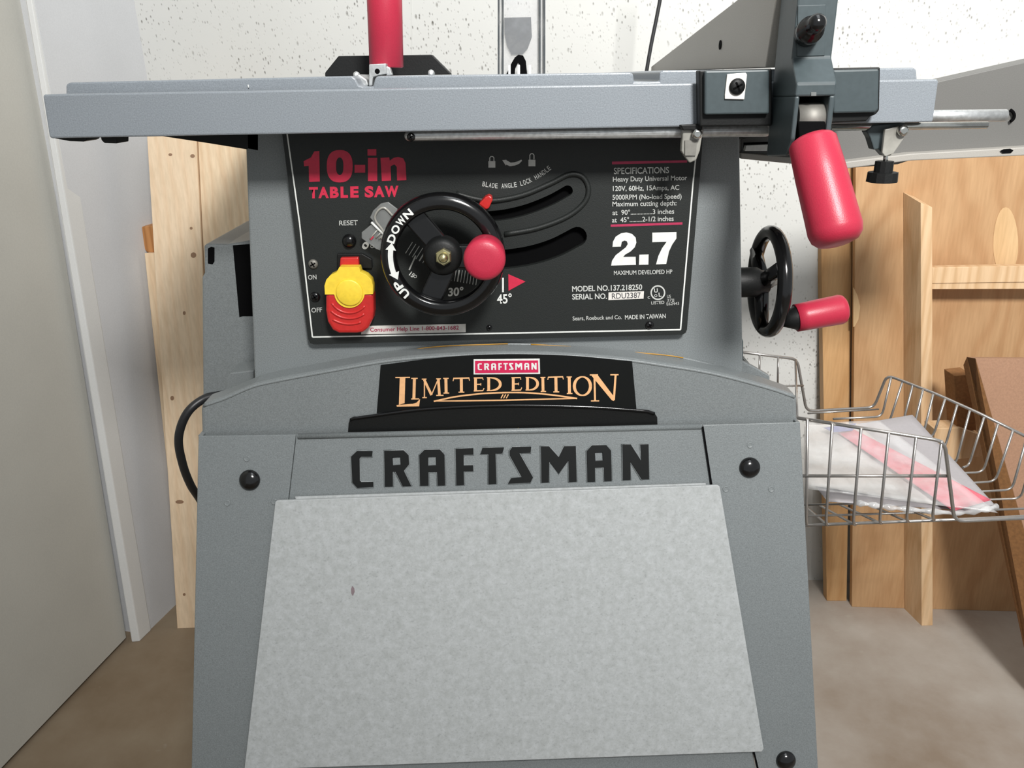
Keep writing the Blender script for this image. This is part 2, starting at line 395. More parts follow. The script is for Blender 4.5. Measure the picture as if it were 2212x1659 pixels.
# table
prof = [(142, 262), (142, 185), (145, 180), (152, 178), (760, 164), (768, 170), (775, 184), (785, 187), (806, 187), (810, 169), (816, 164), (1362, 156.5), (1368, 160), (1370, 177),
        (1395, 177), (1424, 176), (1425, 156), (1432, 152), (1973, 146), (1980, 150), (1982, 176), (1982, 232)]
pxprism('table_top', prof, YT, 0.44, m_rail, saw, 0.0012)
pxprism('front_rail', [(92, 206), (96, 204), (2024, 171), (2028, 174), (2016, 262), (2012, 264), (112, 299), (106, 296)], YR, 0.028, m_rail, saw, 0.0012)
pxprism('rail_foot', [(107, 297), (188, 296), (187, 303), (180, 306), (150, 305)], YR+0.004, 0.02, m_black, saw, 0.0005)
pxprism('rail_foot', [(216, 292), (252, 292), (252, 310), (225, 309), (219, 303)], YR+0.006, 0.02, m_black, saw, 0.0005)
pxprism('table_brace', [(320, 280), (560, 280), (560, 328), (527, 322), (440, 308), (340, 293)], 0.66, 0.30, m_black, saw, 0.001)
pxprism('table_underside', [(540, 262), (1960, 235), (1960, 250), (1610, 268), (1605, 300), (540, 318)], 0.664, 0.36, m_black, saw, 0.001)
b = MB(); b.tube([onY(536, 183, YT-0.0005), onY(537, 190, YT-0.0005)], 0.0004); b.build('scratch', m_white, saw)
# body housing
pxprism('body_housing', [(528, 250), (1597, 250), (1598, 300), (1602, 560), (1606, 860), (551, 880), (546, 720), (537, 500)], YB, 0.27, m_body, saw, 0.002, 3)
# hood with arched top
lip = [(433, 878), (440, 872), (487, 856), (548, 830), (606, 817), (664, 806), (736, 793), (814, 779), (880, 771), (961, 765), (1040, 762), (1104, 761), (1180, 762), (1246, 765), (1310, 770), (1373, 776),
       (1440, 786), (1510, 797), (1571, 810), (1663, 835), (1716, 853), (1722, 862)]
b = MB(); b.prism([onY(x, y, YH) for x, y in [(436, 965)]+lip+[(1724, 935)]], (0, 0.026, 0)); hood = b.build('base_hood', m_body, saw, 0.0035, 3)
# rounded ridge that crowns the hood
b = MB(); b.tube([onY(x, y+4.5, YH+0.001) for x, y in spline(lip[1:-1], 4)], 0.0016, 8); b.build('hood_lip', m_body, saw)
up = [(600, 806), (687, 787), (814, 769), (930, 749), (1056, 743), (1126, 742), (1246, 749), (1370, 760), (1476, 772), (1593, 803)]
b = MB(); b.tube([onY(x, y+2, YB-0.001) for x, y in spline(up, 5)], 0.0014, 8); b.build('seam_bead', m_body, saw)
for k, (i0, i1) in enumerate(((2, 5), (5, 8))):
    pts = spline(up, 5); q = pts[i0*5+1:i1*5-1] if k == 0 else pts[i0*5+1:i1*5+1]
    b = MB(); b.tube([onY(x, y+1, YB-0.0025) for x, y in q], 0.0005, 6); b.build('amber_seam_line', m_orange, saw)
# motor cover left
pxprism('motor_cover', [(440, 533), (444, 527), (490, 528), (545, 519), (560, 519), (562, 860), (482, 862), (438, 860), (436, 600), (441, 590)], 0.735, 0.13, m_body, saw, 0.002)
pxprism('vent_slot', [(449, 537), (456, 533), (463, 535), (463, 565), (459, 571), (449, 569)], 0.7345, 0.002, m_void, saw)
pxprism('motor_recess', [(503, 530), (545, 527), (548, 683), (524, 683), (517, 685)], 0.7345, 0.002, m_void, saw)
pxprism('cord_clip', [(487, 822), (497, 806), (548, 800), (548, 842), (486, 860)], 0.70, 0.03, m_body, saw, 0.001)
cab = spline([onY(520, 838, 0.74), onY(480, 852, 0.735), onY(440, 862, 0.73), onY(404, 893, 0.72), onY(386, 945, 0.72), onY(394, 1000, 0.73), onY(412, 1048, 0.75), onY(440, 1095, 0.78), onY(470, 1180, 0.80)], 10)
b = MB(); b.tube(cab, 0.0042, 14); b.build('power_cord', m_cable, saw)
pxprism('side_plate', [(1590, 733), (1603, 730), (1606, 738), (1606, 780), (1590, 780)], 0.75, 0.02, m_dark, saw, 0.001)
pxprism('side_gusset', [(1560, 760), (1606, 781), (1632, 794), (1663, 812), (1664, 900), (1560, 900)], 0.675, 0.006, m_body, saw, 0.001)

# --- control panel (plate with two arc slots cut through)
def offset_path(c, r, cap=8):
    c = [np.array(p, float) for p in c]; L = []; Rr = []; n = len(c)
    for i in range(n):
        d = c[min(i+1, n-1)]-c[max(i-1, 0)]; d /= np.linalg.norm(d); nn = np.array([-d[1], d[0]]); L.append(c[i]+nn*r); Rr.append(c[i]-nn*r)
    d = c[-1]-c[-2]; a = math.atan2(d[1], d[0])
    endc = [c[-1]+r*np.array([math.cos(a+math.pi/2-math.pi*k/cap), math.sin(a+math.pi/2-math.pi*k/cap)]) for k in range(1, cap)]
    return [tuple(p) for p in L+endc+Rr[::-1]]
SPn = SY(YP)
slot1 = offset_path(spline([(1040, 469), (1090, 464), (1140, 452), (1190, 432), (1226, 412)], 4), 11.5)
slot2 = offset_path(spline([(1020, 566), (1095, 560), (1150, 551), (1200, 535), (1247, 511)], 4), 21)
outer = [(606, 262), (1520, 250), (1516, 330), (1484, 712)]+[(1481, 719), (1474, 723)]+[(678, 744), (670, 741), (666, 733)]
panel = curveplate('control_panel', [outer, slot1, slot2], SPn, 0.0078, m_panel, saw, bevel=0.0012)
pxprism('panel_backing', [(700, 380), (1330, 380), (1330, 640), (700, 640)], YB-0.0006, 0.0004, m_void, panel)
# raised ridge around the upper slot, groove of the bezel
rid = spline([(985, 418), (1030, 430), (1070, 433), (1130, 421), (1190, 396), (1230, 377), (1258, 382), (1271, 408), (1262, 438), (1225, 468), (1160, 493), (1090, 506)], 5)
b = MB(); b.tube([onY(x, y, YP-0.0002) for x, y in rid], 0.0022, 8); b.build('slot_ridge', m_panel, panel)
wl_ = [(619, 280), (647, 480), (675, 728), (1470, 712), (1497, 395), (1504, 330)]
b = []
for i in range(len(wl_)-1): b.append(stroke(wl_[i], wl_[i+1], 3))
flat('border_line', b, SPn, m_white, panel, 0.0002, 0.0001)
def T(txt, p0, p1, cap, m=m_greyink, bold=0.0, name='lettering', S=SPn, par=None, off=0.0003, shear=0): return text(name, txt, p0, p1, cap, S, m, par or panel, bold, shear, off)
# "10-in" drawn as heavy slab shapes
def R(x0, y0, x1, y1): return [(x0, y0), (x1, y0), (x1, y1), (x0, y1)]
curveplate('lettering', [[(656, 348), (672, 340), (679, 327), (690, 326), (691, 392), (668, 393), (667, 358), (657, 359)]], SPn, 0.0002, m_redink, panel, off=0.0003)
o_out = [(734+28*math.copysign(abs(math.cos(t))**0.8, math.cos(t)), 359+35*math.copysign(abs(math.sin(t))**0.8, math.sin(t))) for t in [2*math.pi*i/32 for i in range(32)]]
o_in = [(734+8*math.cos(t), 359+19*math.copysign(abs(math.sin(t))**0.7, math.sin(t))) for t in [2*math.pi*i/24 for i in range(24)]]
curveplate('lettering', [o_out, o_in], SPn, 0.0002, m_redink, panel, off=0.0003)
flat('lettering', [R(766, 356, 789, 373)], SPn, m_redink, panel, 0.0003)
flat('lettering', [R(794, 322, 813, 336), R(795, 341, 815, 391)], SPn, m_redink, panel, 0.0003)
curveplate('lettering', [[(822, 341), (841, 340), (842, 347), (850, 341), (860, 339), (871, 342), (876, 352), (878, 389), (858, 390), (857, 360), (852, 355), (844, 359), (845, 390), (825, 391)]], SPn, 0.0002, m_redink, panel, off=0.0003)
for ch, xa_, xb_ in (('T', 668, 687), ('A', 688, 710.5), ('B', 713, 732), ('L', 736, 752), ('E', 757, 775), ('S', 788, 807), ('A', 808, 831), ('W', 831.5, 861)):
    T(ch, (xa_, 428.5-(xa_-667)*0.016), (xb_, 428.5-(xb_-667)*0.016), 24.5, m_redink, 0.05)
T('RESET', (733, 487), (773, 486), 10.5, bold=0.012)
T('ON', (666, 604), (684, 603), 10, bold=0.012)
T('OFF', (673, 675), (696, 674), 10, bold=0.012)
flat('help_line_sticker', [[(783, 704), (1006, 699.5), (1006, 717.5), (780, 722)]], SPn, m_label, panel, 0.0003)
T('Consumer Help Line 1-800-843-1682', (800, 716), (991, 711.5), 8.5, m_magink, 0.01, off=0.0006)
flat('specification_bar', [[(1322, 349), (1484, 346), (1484, 351), (1322, 355)]], SPn, m_magink, panel)
flat('specification_bar', [[(1319, 485), (1474, 480), (1474, 485), (1319, 490)]], SPn, m_magink, panel)
T('SPECIFICATIONS', (1326, 376), (1445, 374), 13.5, bold=0.012)
T('Heavy Duty Universal Motor', (1324, 392.5), (1484, 389), 10.5, bold=0.01)
T('120V, 60Hz, 15Amps, AC', (1324, 412.5), (1467, 410), 10.5, bold=0.01)
T('5000RPM (No-load Speed)', (1323, 431.5), (1472, 429), 10.5, bold=0.01)
T('Maximum cutting depth:', (1323, 446), (1461, 443.5), 10.5, bold=0.01)
T('at  90°...............3 inches', (1323, 464.5), (1456, 461.5), 10.5, bold=0.01)
T('at  45°.........2-1/2 inches', (1322, 480.5), (1455, 477), 10.5, bold=0.01)
# 2.7
two = [(1323, 533), (1324, 522), (1330, 511), (1341, 504), (1353, 502), (1365, 505), (1373, 513), (1374.5, 524), (1371, 534), (1362, 543), (1350, 550), (1346, 555), (1373, 554.5), (1373.5, 572), (1320, 573.5), (1322, 563), (1330, 551), (1343, 541), (1352, 534), (1356, 527), (1354, 521), (1349, 519.5), (1343, 522), (1341, 532.5)]
sev = [(1409, 502.5), (1461, 501), (1461, 515), (1452, 528), (1445, 543), (1439, 570), (1417, 571), (1422, 553), (1430, 536), (1440, 522), (1409, 523)]
curveplate('lettering', [two], SPn, 0.0002, m_white, panel, off=0.0003)
curveplate('lettering', [sev], SPn, 0.0002, m_white, panel, off=0.0003)
flat('lettering', [[(1381, 550), (1401, 549.5), (1400.5, 571.5), (1380, 572)]], SPn, m_white, panel)
T('MAXIMUM DEVELOPED HP', (1326, 594), (1452, 591), 9, bold=0.01)
T('MODEL NO.137.218250', (1236, 630), (1387, 626), 12, bold=0.02)
T('SERIAL NO.', (1236, 647), (1311, 645.5), 12, bold=0.02)
flat('serial_sticker', [[(1314.5, 631.5), (1391, 629), (1390, 645), (1314, 648)]], SPn, m_label, panel)
T('RDU2387', (1322, 645), (1384, 642.5), 11.5, m_dkink, 0.0, off=0.0006)
ring = arcpx((1421, 632), 14.5, 0, 360, 36)
flat('listing_mark', pstroke(ring, 3), SPn, m_greyink, panel)
T('U', (1413, 632), (1421, 631.5), 9, m_greyink, 0.03); T('L', (1423, 641), (1429, 640.5), 9, m_greyink, 0.03)
flat('lettering', pstroke(arcpx((1416.5, 638.5), 2.6, 0, 360, 12), 1.2), SPn, m_greyink, panel)
T('c', (1399, 645), (1404, 645), 8); T('US', (1441, 643), (1449, 642.7), 6); T('27JJ', (1441, 651), (1456, 650.5), 5.5); T('E62443', (1440, 659.5), (1467, 658), 6)
T('LISTED', (1407, 657.5), (1435, 656), 6.5, bold=0.01)
T('Sears, Roebuck and Co.', (1237, 692), (1343, 689), 8.5, bold=0.008)
T('MADE IN TAIWAN', (1350, 690), (1438, 687), 9.5, bold=0.015)
# padlocks and the arrow between them
for cx, cy, k in ((1062.5, 356, 0), (1149, 353, 3)):
    flat('padlock_symbol', [R(cx-7.5, cy-8, cx+7.5, cy+6)]+pstroke([(cx-4.5, cy-8), (cx-4.5, cy-15-k), (cx-2, cy-18-k), (cx+2, cy-18-k), (cx+4.5, cy-15-k), (cx+4.5, cy-8+(0 if not k else -1))], 2.2), SPn, m_greyink, panel)
flat('arrow_symbol', [[(1085, 346), (1094, 345), (1093, 358)]]+pstroke([(1092, 350), (1102, 355), (1112, 354), (1120, 351), (1127, 346)], [9, 8, 7, 6, 3]), SPn, m_greyink, panel)
# curved wording
pth = spline([(1041, 402), (1070, 406.5), (1100, 406), (1128, 401), (1153, 391), (1175, 378), (1193, 364)], 12)
S_ = [0]
for i in range(1, len(pth)): S_.append(S_[-1]+np.linalg.norm(pth[i]-pth[i-1]))
def at(s):
    for i in range(1, len(pth)):
        if S_[i] >= s: t = (s-S_[i-1])/(S_[i]-S_[i-1]); return pth[i-1]*(1-t)+pth[i]*t
    return pth[-1]
word = 'BLADE ANGLE LOCK HANDLE'; adv = S_[-1]/(len(word)+0.2)
for i, ch in enumerate(word):
    if ch != ' ': T(ch, at(i*adv+0.6), at((i+1)*adv-1.0), 10.5, bold=0.01)
T('45°', (1074, 656), (1106, 654.5), 20, m_white, 0.02)
flat('scale_tick', [stroke((1086.5, 600), (1086.5, 631), 4)], SPn, m_white, panel)
flat('red_triangle', [[(1098, 592), (1135, 608), (1098.5, 628)]], SPn, m_redink, panel)
T('0', (790, 541), (800, 527), 13, m_white, 0.04); flat('lettering', pstroke(arcpx((804, 532), 3.2, 0, 360, 14), 1.4), SPn, m_white, panel)
tk = []
for i in range(8):
    x = 876+i*7.4; y = 547+i*4.2; tk.append(stroke((x, y), (x+15, y-24), 1.5 if i != 4 else 3.0))
tk.append(stroke((884, 583), (898, 552), 3.2))
for i in range(9): tk.append(stroke((975+i*6.6, 606+i*1.2), (979+i*6.6, 582+i*0.6), 1.5 if i != 2 else 3.2))
flat('angle_scale_ticks', tk, SPn, m_greyink, panel)
T('15', (883, 594), (891, 600), 10, m_white, 0.03); flat('lettering', pstroke(arcpx((897, 597), 3, 0, 360, 14), 1.4), SPn, m_white, panel)
T('30°', (968, 640), (1002, 638), 18, m_white, 0.03, shear=0.1)
# clear pointer with its moulded rib
pt = thing  # alias kept local
cp = pxprism('angle_pointer', [(799, 470), (806, 455), (822, 440), (838, 436), (859, 452), (846, 478), (832, 520), (828, 544), (812, 538), (781, 515), (781, 502), (803, 484), (806, 478)], YP-0.012, 0.002, m_clear, panel, 0.0005)
b = MB(); b.tube([onY(x, y, YP-0.0125) for x, y in spline([(824, 516), (828, 500), (812, 478), (811, 464), (820, 452), (832, 450), (850, 468)], 5)], 0.0009, 8); b.build('rib', m_strap, cp)
b = MB(); b.tube([onY(802, 480, YP-0.0125), onY(828, 506, YP-0.0125)], 0.0010, 8); b.build('rib', m_white, cp)
for a_, c_ in (((799, 516), (815, 497)), ((812, 514), (822, 503)), ((818, 517), (827, 508))):
    b = MB(); b.tube([onY(*a_, YP-0.0125), onY(*c_, YP-0.0125)], 0.0006, 6); b.build('rib', m_strap, cp)
flat('red_line', [stroke((800, 517), (806, 510), 5)], SY(YP-0.0125), m_redink, cp)
def screw(c, r, S, m, par, name='screw', h=0.0025, slot=True, dome=0.5):
    o, ex, ez, n = frame(S, *c); rr = np.linalg.norm(S(c[0]+r, c[1])-o)
    b = MB(); b.lathe([(0, rr), (h*0.4, rr), (h*0.8, rr*0.8), (h, rr*dome), (h*1.02, 0)], o, n, 20); s = b.build(name, m, par)
    if slot:
        b = MB()
        for a in (0.5, 0.5+math.pi/2):
            u = ex*math.cos(a)+ez*math.sin(a); v = np.cross(n, u)
            b.prism([o+n*h*0.9+u*rr*k1*0.6+v*rr*k2*0.12 for k1, k2 in ((-1, -1), (1, -1), (1, 1), (-1, 1))], n*h*0.2)
        b.build('cross_slot', m_void, s)
    return s
screw((677, 570), 10.5, SPn, m_steel, panel); screw((681, 641), 11, SPn, m_gloss, panel)
screw((1057, 707), 6, SPn, m_gloss, panel); screw((1403, 702), 9, SPn, m_gloss, panel)
screw((755, 520), 15, SPn, m_gloss, panel, 'reset_button', 0.004, False, 0.75)
# red lever tip
pxprism('lock_lever_tip', [(1034, 441), (1048, 426), (1056, 422), (1063, 426), (1064, 433), (1056, 450), (1050, 453)], YP-0.014, 0.012, m_redsw, panel, 0.001)
# --- paddle switch
sw = pxprism('paddle_switch', [(728, 548), (782, 548), (803, 560), (804, 580), (728, 580)], YP-0.003, 0.004, m_black, saw, 0.0006)
pxprism('switch_stem', [(735, 557), (774, 556), (776, 580), (733, 581)], YP-0.007, 0.006, m_redsw, sw, 0.001)
pad = [(703, 632), (806, 632), (807, 675), (805, 690), (795, 710), (783, 719), (770, 721), (732, 721), (718, 714), (707, 696), (703, 672)]
pp = pxprism('red_paddle', pad, YP-0.016, 0.015, m_redsw, sw, 0.003, 3)
ye = [(733, 577), (776, 577), (779, 588), (792, 594), (802, 604), (806, 617), (806, 635), (788, 636)]+arcpx((755, 632), 33, 8, 172, 16)+[(721, 636), (702, 636), (701, 617), (705, 604), (714, 594), (727, 588)]
curveplate('yellow_plate', [ye], SY(YP-0.0165), 0.010, m_yel, sw, off=0.0006, bevel=0.0008)
b = MB(); o, ex, ez, n = frame(SY(YP-0.0170), 755, 632); b.lathe([(0, 0.0112), (0.0009, 0.0110), (0.0014, 0.0100), (0.0012, 0)], o, n, 36); b.build('thumb_disc', m_yel, sw)
for k, rr_ in enumerate((44, 56, 68)):
    b = MB(); b.tube([onY(x, y, YP-0.0158) for x, y in arcpx((755, 632), rr_, 150-k*14, 40+k*14, 14)], 0.0011, 8); b.build('grip_ridge', m_redsw, sw)

# --- front handwheel
Yw = 0.612
wc = onY(957, 551, Yw); pw = Yw/1842.0*1.0
def pr(px): return np.linalg.norm(onY(957+px, 551, Yw)-wc)
wheel = MB(); ax = (0, -1, 0)
wheel.lathe([(-0.004, pr(104)), (-0.008, pr(112)), (-0.009, pr(125)), (-0.004, pr(133)), (0.002, pr(134.5)), (0.007, pr(131)), (0.0095, pr(125)), (0.0098, pr(106)), (0.0085, pr(101)), (0.003, pr(98)), (-0.004, pr(104))], wc, ax, 72, caps=False)
hw = wheel.build('height_handwheel', m_gloss, saw)
def wp(x, y, dy=0.0): return onY(x, y, Yw+dy)
for P in ([(925, 540), (886, 496), (862, 470), (900, 440), (925, 470), (968, 520)], [(935, 575), (905, 640), (925, 655), (948, 662), (960, 640), (985, 585)], [(985, 530), (1060, 530), (1064, 585), (985, 580)]):
    b = MB(); b.prism([wp(x, y, -0.001) for x, y in P], (0, 0.007, 0)); b.build('spoke', m_gloss, hw, 0.0015)
b = MB(); b.lathe([(-0.03, pr(26)), (-0.006, pr(28)), (-0.004, pr(42)), (0.004, pr(42)), (0.008, pr(38)), (0.010, pr(30)), (0.0102, pr(5))], wc, ax, 40); b.build('hub', m_black, hw)
nc = onY(959, 553, Yw-0.010)
b = MB(); b.lathe([(0, pr(18)), (0.005, pr(18)), (0.006, pr(15))], nc, ax, 6, False); b.lathe([(0.005, pr(11)), (0.009, pr(10)), (0.0105, pr(6)), (0.011, 0)], nc, ax, 24); b.build('nut', m_brass, hw)
kc = onY(1050, 545, Yw-0.006); kd = unit(onY(1046, 562, Yw-0.037)-kc)
b = MB(); b.lathe([(0, pr(40)), (0.012, pr(42)), (0.026, pr(43.5)), (0.029, pr(43)), (0.0315, pr(40)), (0.0328, pr(34)), (0.0335, pr(20)), (0.0337, 0)], kc, kd, 48); b.build('knob', m_red, hw)
# DOWN / UP round the rim
SW = SY(Yw-0.0100)
def ringtext(txt, a0, a1, r, h):
    n = len(txt)
    for i, ch in enumerate(txt):
        am = math.radians(a0+(a1-a0)*(i+0.5)/n); hw_ = abs(math.radians(a1-a0))/n*r*0.44
        cx, cy = 957+r*math.cos(am), 551+r*math.sin(am); tx, ty = -math.sin(am), math.cos(am)     # clockwise on screen
        ox, oy = math.cos(am), math.sin(am)
        bx, by = cx-ox*h/2, cy-oy*h/2
        text('lettering', ch, (bx-tx*hw_, by-ty*hw_), (bx+tx*hw_, by+ty*hw_), h, SW, m_white, hw, 0.035, 0, 0.0003)
ringtext('DOWN', 192.5, 235, 116.5, 17)
ringtext('UP', 130, 151.5, 116.5, 17)
ar = arcpx((957, 551), 113.5, 159, 186, 14)
flat('arrow_symbol', pstroke(ar, 11)+[[(957+124*math.cos(math.radians(160)), 551+124*math.sin(math.radians(160))), (957+101*math.cos(math.radians(160)), 551+101*math.sin(math.radians(160))), (957+111*math.cos(math.radians(151.5)), 551+111*math.sin(math.radians(151.5)))],
     [(957+125*math.cos(math.radians(185.5)), 551+125*math.sin(math.radians(185.5))), (957+102*math.cos(math.radians(185.5)), 551+102*math.sin(math.radians(185.5))), (957+114*math.cos(math.radians(193.5)), 551+114*math.sin(math.radians(193.5)))]], SW, m_white, hw)

# --- side (tilt) handwheel, in the YZ plane
sc = onY(1660, 609, 0.75); Rw = 0.0470
b = MB(); b.tube([sc+np.array([0, Rw*math.cos(t), Rw*math.sin(t)]) for t in [2*math.pi*i/56 for i in range(56)]], 0.0068, 14, True)
sh = b.build('tilt_handwheel', m_gloss, saw)
for a in (0.5, 2.6, 4.7):
    b = MB(); b.tube([sc+np.array([-0.006, 0.006*math.cos(a), 0.006*math.sin(a)]), sc+np.array([-0.002, Rw*math.cos(a), Rw*math.sin(a)])], [0.0075, 0.0062], 10); b.build('spoke', m_gloss, sh)
b = MB(); b.lathe([(-0.062, 0.0145), (-0.012, 0.0145), (-0.008, 0.012), (0.000, 0.010)], sc, (1, 0, 0), 28); b.build('hub', m_black, sh)
b = MB(); b.lathe([(0, 0.006), (0.004, 0.006), (0.005, 0.004), (0.008, 0.0035)], sc, (1, 0, 0), 6, False); b.build('nut', m_steel, sh)
h0 = onY(1704, 690, 0.716); h1 = onY(1828, 666, 0.716); hx = unit(h1-h0); L_ = np.linalg.norm(h1-h0)
b = MB(); b.lathe([(-0.006, 0.006), (0, 0.0085), (0.006, 0.0115), (0.0075, 0.0115)], h0, hx, 28); b.build('knob_collar', m_black, sh)
b = MB(); b.lathe([(0.0065, 0.0130), (L_*0.3, 0.0133), (L_-0.006, 0.0140), (L_-0.0025, 0.0128), (L_-0.0005, 0.0100), (L_, 0.006), (L_, 0)], h0, hx, 36); b.build('knob', m_red, sh)

# --- hood decal, hand-hold, lettering
SH = SY(YH); C4 = lambda x, y: (740+x/3.16, 730+y/3.16)
dtop = spline([C4(262, 182), C4(700, 128), C4(1100, 108), C4(1550, 118), C4(1975, 157)], 6)
dbot = spline([C4(2005, 487), C4(1700, 468), C4(1100, 455), C4(500, 485), C4(235, 508)], 6)
dec = curveplate('name_decal', [[tuple(p) for p in dtop+dbot]], SH, 0.0003, m_blackdec, saw, off=0.0012)
hs = [(752, 940), (754, 912), (757, 905), (766, 901)]+[tuple(p) for p in spline([(772, 901), (898, 884), (1000, 877), (1088, 874.5), (1180, 875), (1278, 878), (1340, 882), (1400, 887)], 5)]+[(1414, 892), (1419, 900), (1420, 925)]
curveplate('hand_hold', [hs], SH, 0.0006, m_black, saw, off=0.0016, bevel=0.0003)
b = MB(); b.tube([onY(x, y+1.5, YH-0.0025) for x, y in hs[2:-2]], 0.0013, 8); b.build('hand_hold_rim', m_gloss, saw)
flat('yellow_sticker_edge', [[(900, 931), (1110, 927), (1120, 924), (1120, 932), (905, 936)]], SY(YH-0.003), m_yel, saw)
LP = [('C', [[(100, 770), (207, 770), (202, 810), (128, 810), (118, 822), (120, 970), (130, 982), (212, 980), (212, 1016), (102, 1022), (68, 985), (60, 808)]]),
      ('R', [[(285, 768), (418, 765), (452, 798), (455, 862), (420, 905), (470, 1010), (412, 1012), (362, 912), (345, 912), (345, 1013), (290, 1015)], [(342, 815), (345, 868), (398, 864), (395, 812)]]),
      ('A', [[(525, 798), (560, 762), (665, 760), (697, 795), (700, 1005), (650, 1007), (645, 915), (588, 915), (588, 1007), (530, 1008)], [(585, 812), (585, 870), (640, 867), (638, 810)]]),
      ('F', [[(772, 755), (893, 750), (893, 795), (828, 797), (828, 868), (892, 866), (892, 908), (828, 910), (830, 1003), (777, 1005)]]),
      ('T', [[(955, 748), (1103, 745), (1090, 787), (1045, 788), (1050, 995), (997, 997), (995, 792), (942, 792)]]),
      ('S', [[(1140, 770), (1158, 743), (1288, 740), (1282, 783), (1208, 786), (1300, 950), (1282, 986), (1130, 993), (1150, 955), (1222, 948), (1140, 800)]]),
      ('M', [[(1353, 738), (1408, 738), (1475, 812), (1512, 737), (1592, 735), (1597, 980), (1545, 983), (1540, 838), (1475, 925), (1412, 843), (1408, 985), (1357, 987)]]),
      ('A', [[(1665, 772), (1700, 732), (1800, 730), (1832, 768), (1836, 975), (1785, 977), (1782, 882), (1722, 885), (1723, 980), (1670, 982)], [(1722, 782), (1725, 838), (1776, 835), (1773, 780)]]),
      ('N', [[(1908, 725), (1965, 725), (2036, 835), (2030, 725), (2088, 723), (2091, 963), (2040, 965), (1964, 848), (1965, 968), (1912, 970)]])]
# red badge with white name
badge = flat('red_badge', [[C4(895, 142), C4(1345, 137), C4(1348, 242), C4(895, 245)]], SH, m_white, dec, 0.0015)
flat('badge_field', [[C4(905, 153), C4(1334, 149), C4(1336, 231), C4(905, 235)]], SH, m_logored, dec, 0.0018)
for ch, loops in LP:
    q = []
    for L in loops:
        q.append([C4(922+(x-60)/2030*402, 168+((y+ (x-60)*0.0222)-770)/250*46-(x-60)/2030*2) for x, y in L])
    curveplate('lettering', q, SH, 0.0002, m_white, dec, off=0.0021)
st = []
def SS(*a): st.append(stroke(*a))
def serif(x0, x1, y, w=7): SS((x0, y), (x1, y-0.01*(x1-x0)), w)
st.append([(392, 266), (430, 264), (425, 440), (386, 452)]); serif(362, 462, 266, 8)
st.append([(370, 454), (480, 445), (505, 438), (530, 412), (524, 462), (372, 464)])
SS((492, 272), (488, 410), 20); serif(470, 514, 272); serif(470, 524, 412)
SS((560, 280), (560, 402), 8); SS((558, 280), (608, 385), 17); SS((608, 385), (652, 280), 7); SS((655, 276), (662, 388), 18); serif(542, 574, 277); serif(546, 576, 403); serif(640, 672, 275); serif(640, 690, 388)
SS((706, 272), (708, 370), 20); serif(688, 725, 272); serif(690, 728, 372)
SS((757, 272), (866, 269), 9); SS((759, 270), (755, 290), 6); SS((863, 268), (867, 287), 6); SS((811, 272), (812, 364), 20); serif(792, 832, 366)
def Elet(x, y0, y1):
    SS((x, y0), (x, y1), 19); SS((x-12, y0+3), (x+50, y0+2), 8); SS((x+49, y0), (x+52, y0+17), 5); SS((x, (y0+y1)/2), (x+36, (y0+y1)/2-1), 7); SS((x+36, (y0+y1)/2-9), (x+36, (y0+y1)/2+8), 5); SS((x-12, y1-3), (x+52, y1-5), 8); SS((x+50, y1-4), (x+58, y1-22), 6)
def Dlet(x, y0, y1, w):
    SS((x, y0), (x, y1), 19); SS((x-13, y0+3), (x+20, y0+3), 7); SS((x-13, y1-3), (x+20, y1-3), 7)
    cy = (y0+y1)/2; ry = (y1-y0)/2-4
    pts = [(x+15+(w-20)*math.cos(t), cy+ry*math.sin(t)) for t in [-math.pi/2+math.pi*i/14 for i in range(15)]]
    st.extend(pstroke(pts, [7+12*math.sin(math.pi*i/14) for i in range(15)]))
Elet(908, 266, 360); Dlet(998, 264, 358, 84); Elet(1165, 264, 356); Dlet(1262, 262, 354, 74)
SS((1366, 264), (1368, 358), 19); serif(1350, 1384, 265); serif(1352, 1388, 361)
SS((1402, 264), (1505, 261), 9); SS((1404, 262), (1400, 281), 6); SS((1502, 260), (1506, 278), 6); SS((1455, 263), (1457, 362), 20); serif(1438, 1478, 364)
SS((1546, 262), (1548, 374), 20); serif(1528, 1564, 262); serif(1530, 1568, 375)
pts = [(1636+55*math.cos(t), 324+63*math.sin(t)) for t in [2*math.pi*i/32 for i in range(33)]]
st.extend(pstroke(pts, [8+13*abs(math.cos(2*math.pi*i/32)) for i in range(33)]))
SS((1718, 262), (1722, 424), 13); st.append([(1694, 248), (1738, 246), (1850, 395), (1850, 425), (1836, 420)]); SS((1862, 248), (1850, 420), 14); serif(1686, 1742, 248, 8); serif(1826, 1882, 247, 8); serif(1694, 1750, 425, 7)
for p in ([(624, 428), (760, 398), (900, 380), (1000, 372), (1110, 368), (1220, 368), (1330, 374), (1460, 388), (1600, 408)],):
    st.extend(pstroke(spline(p, 4), 10))
st.extend(pstroke([(624, 426), (800, 424), (1100, 420), (1600, 407)], [6, 9, 9, 8]))
for k in range(3): SS((1081+k*18, 407), (1096+k*18, 380), 7)
flat('limited_edition_lettering', [[C4(*p) for p in q] for q in st], SH, m_peach, dec, 0.0016, 0.0002)

